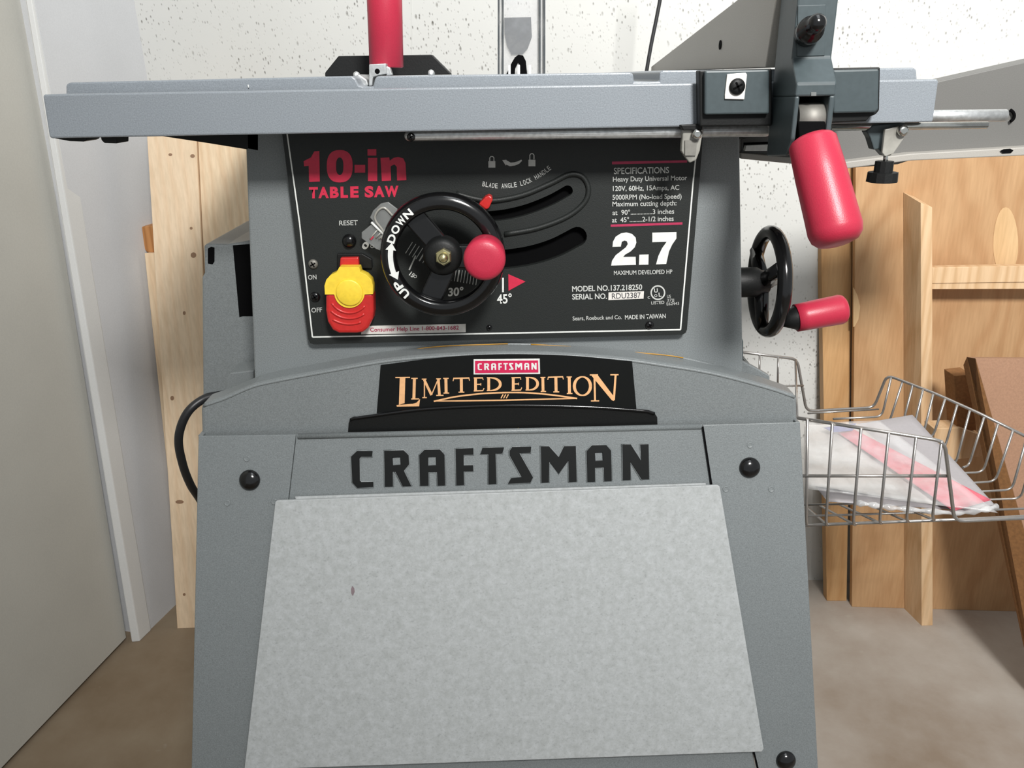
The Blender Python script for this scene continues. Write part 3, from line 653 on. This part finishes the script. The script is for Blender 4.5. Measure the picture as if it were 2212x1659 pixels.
# ------------------------------------------------------------------ stand
zt = onY(1106, 928, 0.632)[2]; SK = 0.30
nS = unit([0, -1, -SK*1.0]);   # front leans outward (nearer) towards the floor
nS = unit([0, -1, SK]) if False else unit(np.cross([1, 0, 0], [0, -SK, -1]))
pS = np.array([0, 0.630, zt]); SF = SP(pS, nS)
def toz(px0, px1, zz):                 # continue the pixel line px0-px1 on the front plane down to height zz
    a = SF(*px0); c = SF(*px1); t = (zz-a[2])/(c[2]-a[2]); return a+(c-a)*t
std = MB()
TL, TR = SF(430, 941), SF(1727, 911); BL, BR = toz((430, 941), (415, 1659), 0.0), toz((1727, 911), (1766, 1659), 0.0)
sTL, sBL = SF(640, 938), toz((640, 945), (560, 1640), 0.0)
sTR, sBR = SF(1517, 917), toz((1517, 922), (1632, 1659), 0.0)
nf = frame(SF, 1106, 1200)[3]
b = MB(); b.prism([sTL-(sTL-sTR)*-0.0, sTR, toz((1517, 922), (1632, 1659), 0.16), toz((640, 945), (560, 1640), 0.16)], -nf*0.0015)
front = b.build('stand_front_panel', m_stand, saw, 0.0005)
b = MB(); b.tube([SF(644, 943)-nf*0.0005, SF(1514, 921.5)-nf*0.0005], 0.0026, 12); b.build('stand_top_bead', m_stand, front)
dep = 0.30; spread = 0.16
def side(Tp, Bp, sgn, seamT, seamB, nm):
    b = MB(); b.prism([Tp, seamT, seamB, Bp], nf*0.0016)                   # front flange, slightly proud
    bt = Tp+np.array([0, dep, 0]); bb = Bp+np.array([0, dep+spread, 0])
    w1 = unit(np.cross(Tp-Bp, bb-Bp)); w1 = w1 if w1[0]*sgn > 0 else -w1
    q = 0.13
    b.prism([Tp, Tp+(bt-Tp)*0.3, Bp+(bb-Bp)*0.14, Bp], -w1*0.0016)
    return b.build(nm, m_stand, saw, 0.0012, 3), bt, bb, w1
lg, btL, bbL, wL = side(TL, BL, -1, sTL, sBL, 'stand_leg')
rg, btR, bbR, wR = side(TR, BR, 1, sTR, sBR, 'stand_leg')
for Tp, Bp, bt, bb, wv in ((TL, BL, btL, bbL, wL), (TR, BR, btR, bbR, wR)):
    b = MB(); b.prism([Tp, bt, bt+(bb-bt)*0.35, Tp+(Bp-Tp)*0.35], -wv*0.003); b.build('stand_side_panel', m_stand, saw, 0.0005)
    b = MB(); b.prism([bt, bt+(Tp-bt)*0.3, bb+(Bp-bb)*0.14, bb], -wv*0.0016); inn = np.array([-1.0 if wv[0] > 0 else 1.0, 0, 0])
    b.prism([bt, bt+inn*0.06, bb+inn*0.04, bb], (0, -0.0016, 0)); b.build('stand_leg', m_stand, saw, 0.0008)
flat('seam', [stroke((1517, 921), (1536, 1048), 4), stroke((1627, 1622), (1636, 1659), 4)], SF, m_void, front, 0.0018)
for c, r in (((541, 1036), 22.5), ((1618, 1009), 22.5), ((1696, 1640), 21)):
    o = SF(*c)+nf*0.0014; rr = np.linalg.norm(SF(c[0]+r, c[1])-SF(*c))
    b = MB(); b.lathe([(0, rr), (0.0015, rr*0.99), (0.003, rr*0.9), (0.0046, rr*0.68), (0.0056, rr*0.38), (0.0059, 0)], o, nf, 32); b.build('bolt', m_gloss, lg if c[0] < 1000 else rg)
for c in ((534, 990), (492, 1086), (593, 1083), (1619, 961), (1567, 1056), (1665, 1056)):
    o = SF(*c)+nf*0.0014; rr = np.linalg.norm(SF(c[0]+7.5, c[1])-SF(*c))
    b = MB(); b.lathe([(0, rr), (0.0006, rr*0.86), (0.0006, rr*0.7), (0.0001, rr*0.35), (0.0000, 0)], o, nf, 20); b.build('dimple', m_stand, lg if c[0] < 1000 else rg)
for ch, loops in LP:
    curveplate('lettering', [[C4(x, y) for x, y in L] for L in loops], SF, 0.0016, m_blackdec, front, off=0.0015, bevel=0.0003)
    L = loops[0]; L2 = L+[L[0]]
    b = MB(); b.tube([SF(*C4(x, y))+nf*0.0002 for x, y in L], 0.0010, 6, True); b.build('letter_edge', m_stand, front)

# loose mottled sheet resting against the stand
b = MB(); nn = nf
b.prism([SF(x, y)+nn*0.0078 for x, y in [(600, 1080), (604, 1077), (1545, 1044), (1550, 1047), (1644, 1608), (1640, 1614), (540, 1653), (534, 1649)]], -nn*0.004)
sheet = b.build('stand_cover_sheet', m_sheet, None, 0.0006)
tag(sheet, 'mottled light grey trapezoid sheet leaning flat against the front of the saw stand', 'panel')
flat('stain', [[(762, 1266), (765, 1259), (769, 1264), (770, 1272), (766, 1281), (763, 1276)]], lambda x, y: SF(x, y)+nn*0.0079, plain('stain_brown', (128, 112, 116), 0.6), sheet, 0.0, 0.0001)
b = MB(); b.prism([SF(x, y)+nn*0.0036 for x, y in [(640, 1071), (1522, 1042), (1528, 1075), (645, 1100)]], -nn*0.0018)
bk = b.build('backing_strip', m_sheet, sheet)

# --- polished bar and telescoping rods under the rail
bar = pxprism('fence_rail', [(872, 282), (1668, 269), (1668, 296), (872, 306)], 0.606, 0.012, m_alu, saw, 0.004, 4)
screw((888, 296), 9, SY(0.606), m_gloss, bar)
b = MB(); b.tube([onY(1795, 275, 0.615), onY(2132, 270, 0.615)], 0.0026, 12); b.build('telescoping_rod', m_chrome, saw)
b = MB(); b.tube([onY(1960, 251, 0.655), onY(2172, 249, 0.655)], 0.0045, 16); b.build('telescoping_rod', m_alu, saw)
# extension wing
wing = pxprism('extension_wing', [(1985, 190), (2030, 175), (2212, 134), (2320, 110), (2320, 328), (2212, 335), (1968, 346), (1940, 355), (1823, 364), (1600, 342), (1600, 300), (1700, 270), (1900, 240)], 0.80, 0.03, m_tint2, saw, 0.001)
pxprism('wing_flange', [(1600, 330), (1823, 350), (1968, 332), (2212, 318), (2320, 310), (2320, 328), (2212, 336), (1968, 347), (1823, 365), (1600, 343)], 0.785, 0.02, m_tint, wing, 0.001)
flat('wing_slot', [[(1606, 308), (1660, 306), (1660, 316), (1606, 322)]], SY(0.784), m_void, wing)
pxprism('wing_highlight', [(1612, 314), (1660, 312), (1660, 326), (1609, 326)], 0.775, 0.006, m_white, wing, 0.0004)  # white strip standing in for a specular highlight beside the fence arm
flat('bolt_hole', [[(2160, 326), (2168, 322), (2182, 321), (2189, 325), (2184, 330), (2166, 331)]], SY(0.784), m_void, wing)
b = MB(); b.tube([onY(x, y, 0.797) for x, y in arcpx((2178, 250), 13, -70, 70, 8)], 0.0015, 8); b.build('rod_socket', m_void, wing)

# --- blade guard and splitter
YG = 0.86
gd = thing('blade_guard', '', ''); gd.parent = saw
for k in ('label', 'category'): del gd[k]
bpy.data.objects.remove(gd)
g1 = pxprism('blade_guard', [(1076, 162), (1075, -60), (1180, -60), (1178, 162)], YG, 0.004, m_guard, saw)
for x in (1077, 1086, 1166, 1176):
    b = MB(); b.prism([onY(x-2, -60, YG-0.004), onY(x+2, -60, YG-0.004), onY(x+2, 161, YG-0.004), onY(x-2, 161, YG-0.004)], (0, 0.05, 0)); b.build('guard_wall', m_guardedge, g1)
pxprism('splitter', [(1089, 38), (1147, 37), (1149, 80), (1140, 105), (1128, 118), (1105, 118), (1095, 100), (1090, 70)], YG-0.002, 0.001, m_guardsp, g1)
pxprism('splitter_slot', [(1090, 40), (1105, 39), (1104, 60), (1092, 60)], YG+0.018, 0.001, m_dark, g1)
curveplate('guard_arch', [[(1093, 162), (1104, 138), (1112, 124), (1120, 118), (1130, 120), (1136, 132), (1139, 162), (1124, 162), (1124, 142), (1119, 136), (1113, 148), (1112, 162)]], SY(YG-0.003), 0.006, m_void, g1)
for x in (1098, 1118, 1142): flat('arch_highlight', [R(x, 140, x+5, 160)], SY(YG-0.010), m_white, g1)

# hanging stops under the rail
hk = pxprism('hanging_stop', [(1476, 274), (1521, 279), (1516, 300), (1512, 326), (1504, 346), (1490, 352), (1479, 338), (1472, 326), (1474, 300)], 0.598, 0.006, m_strap, saw, 0.0008)
pxprism('stop_cap', [(1470, 270), (1518, 268), (1517, 281), (1476, 282)], 0.595, 0.012, m_black, hk, 0.0006)
b = MB(); b.lathe([(0, 0.0035), (0.004, 0.0035), (0.005, 0.002)], onY(1504, 289, 0.597), (0, -1, 0), 16); b.build('rivet', m_chrome, hk)
pxprism('stop_strap', [(1480, 303), (1506, 303), (1503, 336), (1480, 336)], 0.5965, 0.001, m_steel, hk)
cl = pxprism('thumb_screw_clamp', [(1872, 284), (1885, 270), (1956, 264), (1952, 288), (1936, 316), (1925, 336), (1912, 338), (1898, 322), (1888, 324), (1880, 298)], 0.612, 0.010, m_dark, saw, 0.0008)
pxprism('clamp_strap', [(1912, 280), (1960, 268), (1952, 300), (1930, 332), (1912, 338), (1906, 330)], 0.606, 0.003, m_strap, cl, 0.0005)
b = MB(); b.lathe([(0, 0.004), (0.003, 0.0038), (0.004, 0.002)], onY(1948, 282, 0.606), (0, -1, 0), 16); b.build('rivet', m_chrome, cl)
b = MB(); b.tube([onY(1914, 328, 0.612), onY(1912, 356, 0.612)], 0.0017, 10); b.build('thumb_screw', m_chrome, cl)
kt = onY(1911, 348, 0.612)
b = MB(); b.lathe([(0, 0.0066), (0.0078, 0.0068), (0.0080, 0.0108), (0.0150, 0.0112), (0.0155, 0.009)], kt, (0, 0, -1), 12, False); b.build('knob', m_black, cl)

# ------------------------------------------------------------------ rip fence
fence = thing('rip_fence', 'dark grey rip fence clamped on the front rail with a long red locking handle', 'fence')
X0 = onY(1662, 150, 0.60)[0]
SX = SP((X0, 0, 0), (1, 0, 0))
bp = [SX(1428, 152), SX(1592, 0), SX(1690, -95), SX(1690, 150)]
bp = [(X0, p[1], p[2]) for p in bp]
z_t = onY(1106, 160, YT)[2]+0.001
b = MB(); b.prism([(X0, 1.09, z_t), (X0, 1.09, z_t+0.006), (X0, bp[1][1], bp[1][2]), (X0, bp[2][1], bp[2][2]), (X0, 0.61, z_t)], (0.022, 0, 0)); b.build('fence_bar', m_fence, fence, 0.0008)
hp = SX(1557, 97)
b = MB(); b.lathe([(0, 0.0038), (0.0005, 0.0038)], hp-np.array([0.0004, 0, 0]), (-1, 0, 0), 18); b.build('hole', m_void, fence)
pxprism('clamp_frame', [(1510, 152), (1668, 148), (1668, 272), (1512, 273)], 0.588, 0.011, m_black, fence, 0.001)
pxprism('clamp_frame', [(1790, 147), (1902, 145), (1900, 238), (1893, 247), (1880, 252), (1872, 262), (1790, 266)], 0.590, 0.009, m_black, fence, 0.001)
pxprism('clamp_plate', [(1523, 153), (1662, 150), (1662, 246), (1523, 248)], 0.583, 0.006, m_dark, fence, 0.0012)
pxprism('clamp_plate', [(1800, 151), (1900, 149), (1898, 236), (1892, 243), (1800, 245)], 0.585, 0.006, m_dark, fence, 0.0015)
pl = pxprism('pointer_plate', [(1571, 160), (1611, 157), (1614, 161), (1608, 215), (1566, 214), (1566, 205)], 0.5815, 0.0015, m_label, fence, 0.0004)
screw((1592, 187), 17, SY(0.5813), m_black, pl); 
# arm
xa, xb = onY(1712, 180, 0.556)[0], onY(1798, 180, 0.556)[0]
zz = lambda y, Y: onY(1755, y, Y)[2]
b = MB(); b.prism([(xa, 0.562, zz(-80, 0.562)), (xa, 0.562, zz(125, 0.562)), (xa, 0.548, zz(180, 0.548)), (xa, 0.548, zz(208, 0.548)), (xa, 0.597, zz(208, 0.597)), (xa, 0.597, zz(-80, 0.6))], (xb-xa, 0, 0))
for u0, u1 in ((0, 0.12), (0.86, 1.0)):
    b.prism([(xa+(xb-xa)*u0, 0.548, zz(207, 0.548)), (xa+(xb-xa)*u0, 0.548, zz(300, 0.548)), (xa+(xb-xa)*u0, 0.556, zz(335, 0.556)), (xa+(xb-xa)*u0, 0.597, zz(335, 0.597)), (xa+(xb-xa)*u0, 0.597, zz(207, 0.597))], ((xb-xa)*(u1-u0), 0, 0))
arm = b.build('clamp_arm', m_dark, fence, 0.0012)
b = MB(); b.prism([(xa+(xb-xa)*0.1, 0.585, zz(207, 0.585)), (xa+(xb-xa)*0.9, 0.585, zz(207, 0.585)), (xa+(xb-xa)*0.9, 0.585, zz(325, 0.585)), (xa+(xb-xa)*0.1, 0.585, zz(325, 0.585))], (0, 0.01, 0)); b.build('arm_cavity', m_void, arm)
pxprism('arm_face_plate', [(1724, 12), (1784, 10), (1782, 120), (1722, 122)], 0.5612, 0.001, m_dark, arm, 0.0003)
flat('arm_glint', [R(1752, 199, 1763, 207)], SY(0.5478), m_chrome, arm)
ksc = onY(1744, 72, 0.560); kdd = unit(onY(1772, 42, 0.528)-ksc)
b = MB(); b.lathe([(0, 0.0085), (0.010, 0.0083), (0.0105, 0.0072), (0.016, 0.0070), (0.0165, 0.0058), (0.026, 0.0055), (0.029, 0.0035), (0.0292, 0)], ksc, kdd, 28); b.build('thumb_screw', m_gloss, fence)
cx0 = onY(1722, 258, 0.556)
b = MB(); b.lathe([(0, 0.0102), (0.0215, 0.0102)], cx0+np.array([-0.0005, 0.004, 0]), (1, 0, 0), 36); b.build('cam_roller', m_steel, fence)
b = MB(); b.prism([onY(1724, 262, 0.549), onY(1784, 262, 0.549), onY(1780, 312, 0.545), onY(1728, 300, 0.545)], (0, 0.012, 0)); b.build('cam_tongue', m_void, fence, 0.001)
ha = onY(1752, 296, 0.545); hb = onY(1812, 528, 0.512); hd = unit(hb-ha); L_ = np.linalg.norm(hb-ha)
b = MB(); b.lathe([(-0.001, 0.0), (0, 0.0105), (0.0016, 0.0135), (0.004, 0.0152), (L_*0.35, 0.0162), (L_*0.7, 0.0168), (L_-0.010, 0.0172), (L_-0.005, 0.0160), (L_-0.0015, 0.0128), (L_, 0.008), (L_+0.0004, 0)], ha, hd, 48); b.build('handle', m_red, fence)

# ------------------------------------------------------------------ miter gauge
mg = thing('miter_gauge', 'black-faced mitre gauge with upright red handle standing in the left table slot', 'mitre gauge')
pxprism('face_plate', [(702, 165.5), (702, 157), (731, 121), (933, 118), (973, 158), (975, 161)], 0.72, 0.012, m_black, mg, 0.0012)
gb = pxprism('bracket', [(797, 186), (797, 139), (833, 137), (834, 160), (818, 163), (806, 167), (804, 185)], 0.648, 0.016, m_alu, mg, 0.0006)
screw((815, 154), 5.5, SY(0.648), m_void, gb, 'hole', 0.0003, False)
pxprism('bracket_ear', [(834, 142), (842, 146), (847, 162), (834, 164)], 0.655, 0.008, m_alu, mg, 0.0006)
b = MB(); a0 = onY(835, 146, 0.672); a1 = onY(826, -150, 0.672); d_ = a1-a0; Lh = np.linalg.norm(d_)
b.lathe([(0, 0.0120), (0.0008, 0.0132), (Lh*0.5, 0.0134), (Lh*0.93, 0.0134), (Lh*0.97, 0.012), (Lh, 0.006), (Lh, 0)], a0, d_, 40); b.build('handle', m_red, mg)
pxprism('protractor_head', [(757, 186), (762, 166), (775, 160), (792, 172), (797, 186)], 0.655, 0.05, m_alu, mg, 0.001)
for c in ((771, 163), (932, 159)):
    b = MB(); b.lathe([(0, 0.0028), (0.003, 0.0026), (0.0038, 0.0012)], onY(c[0], c[1], 0.70), (0, -1, 0.2), 16); b.build('bolt_head', m_alu, mg)

# ------------------------------------------------------------------ thin hanging cable
cb = MB(); cb.tube(spline([onY(1440, -160, 1.085), onY(1428, -20, 1.085), onY(1420, 30, 1.085), onY(1406, 100, 1.085), onY(1394, 172, 1.085), onY(1390, 220, 1.088)], 8), 0.0024, 10)
tag(cb.build('hanging_cable', m_cable), 'thin black cable hanging down behind the saw table left of the rip fence', 'cable')

# ------------------------------------------------------------------ boards
def leaned(name, px4, lean, m, th, parent=None, floor_pts=None, bevel=0.0008, off=0.0, label=None, cat='board', group=None):
    """px4: bottom-left, bottom-right, top-right, top-left; bottom edge lies on the floor"""
    a = onZ(*px4[0]); c = onZ(*px4[1]); e = unit(c-a); back = unit(np.cross([0, 0, 1], e)); back = back if back[1] > 0 else -back
    upv = unit(np.array([0, 0, 1.0])+back*math.tan(math.radians(lean))); n = unit(np.cross(e, upv)); n = n if n[1] > 0 else -n
    S = SP(a-n*off, n); pts = [S(*q) for q in px4]
    b = MB(); b.prism(pts, n*th); o = b.build(name, m, parent, bevel)
    if label and not parent: tag(o, label, cat, group)
    elif label: o['label'] = label
    return o, S, n, e, upv
_o, _S, *_ = leaned('pine_board', [(383, 1358), (474, 1354), (421, 240), (314, 240)], 8, m_pine, 0.02, label='pale pine board leaning at the left, nearest the white left wall')
for kx, ky, kw, kh in ((416, 337, 5, 4), (368, 334, 4, 3), (413, 493, 3, 3), (418, 551, 6, 6), (398, 676, 3, 4), (388, 1084, 9, 4), (398, 1284, 3, 3), (372, 860, 4, 5)):
    flat('knot', [[(kx+kw*math.cos(t), ky+kh*math.sin(t)) for t in [math.pi*i/6 for i in range(12)]]], _S, m_knot, _o, 0.0004, 0.0004)
leaned('pine_board', [(479, 1350), (590, 1346), (548, 240), (424.5, 240)], 8, m_pine2, 0.02, label='pale pine board half hidden behind the saw, to the right of another pine board')
leaned('narrow_board', [(392, 1300), (420, 1300), (352, 547), (312, 547)], 6, m_pine2, 0.02, label='short pale board whose edge peeks out behind the left pine board')
pb = onY(330, 520, 1.28)
b = MB(); b.prism([onY(x, y, 1.27) for x, y in [(306, 490), (345, 486), (350, 545), (318, 545), (312, 538)]], (0, 0.04, 0)); tag(b.build('wood_block', m_oldwood, None, 0.001), 'small orange-brown wood block stacked on the short board behind the left pine board', 'wood block')

# right: plywood
leaned('plywood_strip', [(1786, 1298), (1829, 1298), (1845, 300), (1770, 300)], 5, m_ply, 0.018, label='narrow plywood strip leaning on the back wall, left of the battened plywood panel')
pp_ = thing('battened_plywood', 'wide plywood panel with an upright batten and a cross rail, leaning on the back wall', 'plywood panel')
o1, S1, n1, e1, u1 = leaned('sheet', [(1840, 1311), (2300, 1324), (2330, 200), (1850, 200)], 4.5, m_ply2, 0.012, pp_)
# upright batten on edge, standing proud of the sheet
f0, f1 = SP(S1(1953, 1320)-n1*0.0, n1)(1953, 1322), S1(1951, 415)
fin_back0, fin_back1 = S1(1953, 1320), S1(1951, 415)
g0 = onZ(1991, 1352); g1 = onP(1989, 438, g0, n1)
tdir = unit(onP(2015, 900, g0, n1)-onP(1991, 900, g0, n1))
r0 = onZ(2015, 1351); r1 = onP(2014, 448, g0, n1)
b = MB()
vs = [g0, r0, r1, g1, fin_back0, fin_back0+(r0-g0), fin_back1+(r1-g1), fin_back1]
b.add(vs, [(0, 1, 2, 3), (7, 6, 5, 4), (4, 0, 3, 7), (1, 5, 6, 2), (3, 2, 6, 7), (0, 4, 5, 1)])
b.build('batten', m_plyedge, pp_, 0.0006)
Sr = SP(g0, n1)
b = MB(); b.prism([Sr(2014, 578), Sr(2330, 572), Sr(2330, 608), Sr(2014, 612)], n1*0.02); b.build('cross_rail', m_plyedge, pp_, 0.0006)
b = MB(); b.prism([Sr(2014, 612.3)+n1*0.002, Sr(2330, 608.3)+n1*0.002, Sr(2330, 624)+n1*0.002, Sr(2014, 625)+n1*0.002], n1*0.018); b.build('cross_rail_underside', m_plyedge, pp_)
flat('oval_patch', [[(2172+27*math.cos(t), 530+66*math.sin(t)*(1.0 if math.sin(t) > 0 else 1.25)) for t in [2*math.pi*i/28 for i in range(28)]]], S1, m_patch, pp_, 0.0006, 0.0004)
flat('oval_patch', [[(1843, 620), (1852, 638), (1858, 662), (1854, 690), (1846, 705), (1843, 706)]], S1, m_patch, pp_, 0.0006, 0.0004)
# particle board leaning at the right, nearer the camera
Yq = 0.99
pbp = [onY(x, y, Yq) for x, y in [(2107, 774), (2330, 774), (2460, 1500), (2300, 1500), (2206, 1113)]]
pbb = MB(); q0 = onY(2107, 774, 1.00); q3 = onZ(2330, 1560); nb = unit(np.cross(unit(q3-q0), [1, 0, 0])); nb = nb if nb[1] > 0 else -nb
SB = SP(q0, nb)
P_ = [SB(2107, 774), SB(2400, 776), SB(2560, 1560), SB(2330, 1560)]
pbb.prism(P_, nb*0.022); pbo = pbb.build('particle_board', m_part, None, 0.0008)
tag(pbo, 'brown particle board leaning in the lower right corner behind the wire basket', 'board')
b = MB()
E1 = [SB(2107, 774), SB(2330, 1560)]; E0 = [onY(2090, 790, E1[0][1]+0.03), None]
E0[1] = E0[0]+(E1[1]-E1[0])+np.array([-0.045, 0.0, 0]); E0[1][2] = max(0.0, E0[1][2])
b.add([E1[0], E1[1], E0[1], E0[0], E1[0]+nb*0.02, E1[1]+nb*0.02, E0[1]+nb*0.01, E0[0]+nb*0.01], [(0, 1, 2, 3), (4, 7, 6, 5), (0, 4, 5, 1), (3, 2, 6, 7), (0, 3, 7, 4), (1, 5, 6, 2)])
b.build('cut_edge', m_partedge, pbo)
b = MB(); b.prism([onY(x, y, 1.06) for x, y in [(2018, 926), (2075, 924), (2120, 940), (2122, 985), (2055, 995), (2020, 985)]], (0, 0.03, 0)); tag(b.build('wood_offcut', m_plyedge, None, 0.001), 'pale wood offcut resting on the plywood behind the wire basket', 'wood offcut')
b = MB(); b.prism([onY(x, y, 1.065) for x, y in [(2062, 812), (2098, 808), (2110, 930), (2068, 930)]], (0, 0.03, 0)); tag(b.build('dark_wood_block', m_partedge, None, 0.001), 'dark brown block standing behind the top corner of the particle board', 'wood block')

# ------------------------------------------------------------------ wire basket
bk = thing('wire_basket', 'silver wire basket with dipped front and back, hanging beside the right of the saw stand', 'basket')
def wire(pts, r=0.0016, name='wire', sm=0):
    q = [onY(*p) for p in pts]
    if sm:      # round the corners a little
        out = [q[0]]
        for i in range(1, len(q)-1):
            a = q[i]+(q[i-1]-q[i])*min(0.4, 0.010/np.linalg.norm(q[i-1]-q[i])); c = q[i]+(q[i+1]-q[i])*min(0.4, 0.010/np.linalg.norm(q[i+1]-q[i]))
            for t in (0, .25, .5, .75, 1): out.append(a*(1-t)**2+q[i]*2*t*(1-t)+c*t*t)
        out.append(q[-1]); q = out
    b = MB(); b.tube(q, r, 8); return b.build(name, m_wire, bk)
Yn = lambda x: 0.735-(x-1725)/325*0.03
wire([(1700, 899, .742), (2040, 953, Yn(2040)), (2062, 1126, .712), (2360, 1112, .70)], 0.0019, 'rim_wire', 1)
wire([(1715, 1028, .739), (2052, 1028, .71)], 0.0018, 'rail_wire')
nearv = [(1744, 905, 1742, 1138), (1798, 914, 1784, 1136), (1860, 924, 1843, 1135), (1920, 934, 1900, 1132), (1979, 944, 1958, 1128), (2034, 952, 2014, 1124)]
back_end = [(1772, 1062), (1806, 1063), (1842, 1064), (1880, 1060), (1925, 1052), (1968, 1046)]
for (x0, y0, x1, y1), (xe, ye_) in zip(nearv, back_end):
    wire([(x0, y0, Yn(x0)), (x1, y1-6, Yn(x1)+0.006), (x1+6, y1, Yn(x1)+0.02), (xe-70, ye_+28, 0.90)], 0.0015, 'wire', 1)
# bottom wires across, and up the right-hand side
bot = [((1700, 1136, .745), (2100, 1121, .73), (2360, 1108, .72)), ((1700, 1116, .79), (2030, 1106, .78), (2330, 1094, .77)), ((1700, 1092, .84), (1985, 1084, .83), (2205, 1077, .82), (2238, 960, .80))]
wire(bot[0], 0.0017); wire(bot[1], 0.0013); wire(bot[2], 0.0013, sm=1)
rimR = [(1725+0*k, 0) for k in range(0)]
sidew = [(1925, 815, 1905, 900, 1800, 905, .985), (1950, 823, 1920, 915, 1800, 922, .975), (1972, 831, 1945, 935, 1800, 945, .965), (1994, 841, 1966, 955, 1800, 965, .95),
         (2016, 851, 1988, 965, 1810, 975, .94), (2042, 861, 2015, 945, 1820, 990, .93), (2068, 874, 2043, 960, 2030, 985, .92), (2095, 887, 2064, 1004, 1900, 1012, .91),
         (2126, 901, 2093, 1005, 2080, 1010, .90), (2156, 916, 2124, 1020, 1930, 1028, .89), (2188, 931, 2150, 1040, 1950, 1052, .88), (2218, 946, 2186, 1058, 1960, 1070, .87)]
for x0, y0, x1, y1, x2, y2, Y in sidew:
    wire([(x0, y0, Y), (x1, y1, Y), (x2, y2, Y-0.01)], 0.0015, 'wire', 1)
wire([(1600, 760, .965), (1722, 776, .99), (1742, 888, .99), (1888, 880, 1.0), (1916, 810, .99), (2020, 850, .945), (2120, 895, .905), (2260, 965, .86)], 0.0019, 'rim_wire', 1)
wire([(1745, 893, .985), (1898, 884, .995)], 0.0013)
wire([(1718, 778, .985), (1722, 900, .75)], 0.0013)
for x, y in ((1641, 766), (1681, 771)): wire([(x, y, .97), (x-1, y+62, .965)], 0.0013)
wire([(1680, 834, .965), (1735, 833, .985)], 0.0013)
# ------------------------------------------------------------------ plastic bag with papers in the basket
bag = thing('plastic_bag', 'clear plastic bag of grey and white sheets with pink band in wire basket', 'bag')
m_pap = paint('grey_paper', (172, 168, 170), 0.6, 0.03, 300, 0.1)
m_pap2 = paint('white_paper', (204, 198, 192), 0.5, 0.05, 60, 0.1)
m_pinkb = paint('red_band', (222, 110, 124), 0.5, 0.05, 200, 0.1)
m_blueb = paint('blue_print', (96, 100, 170), 0.5)
m_film = clear('plastic_film', (236, 236, 236), 0.12, 0.22)
def sheetmesh(name, q, Yf, m, th=0.002, div=12, wob=0.0, par=bag):
    """quad q (pixels: four corners) filled as a wavy sheet, depth given by Yf(x,y)"""
    q = [np.array(p, float) for p in q]; vs = []; fs = []
    for i in range(div+1):
        for j in range(div+1):
            u, v = i/div, j/div; p = (q[0]*(1-u)+q[1]*u)*(1-v)+(q[3]*(1-u)+q[2]*u)*v
            w_ = wob*(math.sin(7*u+3*v)+0.6*math.sin(11*v+2*u+1)); P3 = onY(p[0], p[1], Yf(*p)+w_); vs.append(P3)
    n = len(vs); vs += [p+np.array([0, th, -th*0.3]) for p in vs]; D = div+1
    for i in range(div):
        for j in range(div):
            a = i*D+j; fs.append((a, a+D, a+D+1, a+1)); fs.append((n+a, n+a+1, n+a+D+1, n+a+D))
    for i in range(div):
        fs += [(i*D, n+i*D, n+(i+1)*D, (i+1)*D), (i*D+div, (i+1)*D+div, n+(i+1)*D+div, n+i*D+div), (i, i+1, n+i+1, n+i), (div*D+i, n+div*D+i, n+div*D+i+1, div*D+i+1)]
    b = MB(); b.add(vs, fs, True); return b.build(name, m, par)
Yb_ = lambda x, y: 0.93-(y-900)/200*0.165
sheetmesh('grey_sheet', [(1800, 925), (1971, 896), (2156, 1098), (2070, 1104)], Yb_, m_pap, 0.001, wob=0.0008)
sheetmesh('white_sheet', [(1738, 918), (1850, 915), (2080, 1100), (1738, 1046)], lambda x, y: Yb_(x, y)-0.010, m_pap2, 0.001, wob=0.002)
sheetmesh('lower_sheet', [(1738, 1020), (1900, 1050), (2088, 1103), (1788, 1084)], lambda x, y: Yb_(x, y)-0.006, m_pap, 0.001, wob=0.0015)
sheetmesh('pink_band', [(1800, 928), (1842, 926), (2142, 1080), (2060, 1104)], lambda x, y: Yb_(x, y)-0.018, m_pinkb, 0.0008, wob=0.001)
sheetmesh('blue_print', [(1778, 924), (1850, 914), (1842, 930), (1800, 934)], lambda x, y: Yb_(x, y)-0.024, m_blueb, 0.0006, 6)
sheetmesh('film', [(1738, 914), (1900, 908), (2156, 1108), (1742, 1056)], lambda x, y: Yb_(x, y)-0.030, m_film, 0.0006, 24, 0.0035)
b = MB(); b.tube(spline([onY(1850, 1086, .765), onY(1900, 1093, .76), onY(1960, 1100, .755), onY(2050, 1107, .75), (onY(2110, 1104, .755)), onY(2152, 1094, .765)], 6), [0.003+0.0012*math.sin(i*1.7) for i in range(31)], 8)
b.build('crinkled_hem', clear('crinkled_film', (225, 225, 225), 0.1, 0.6), bag)
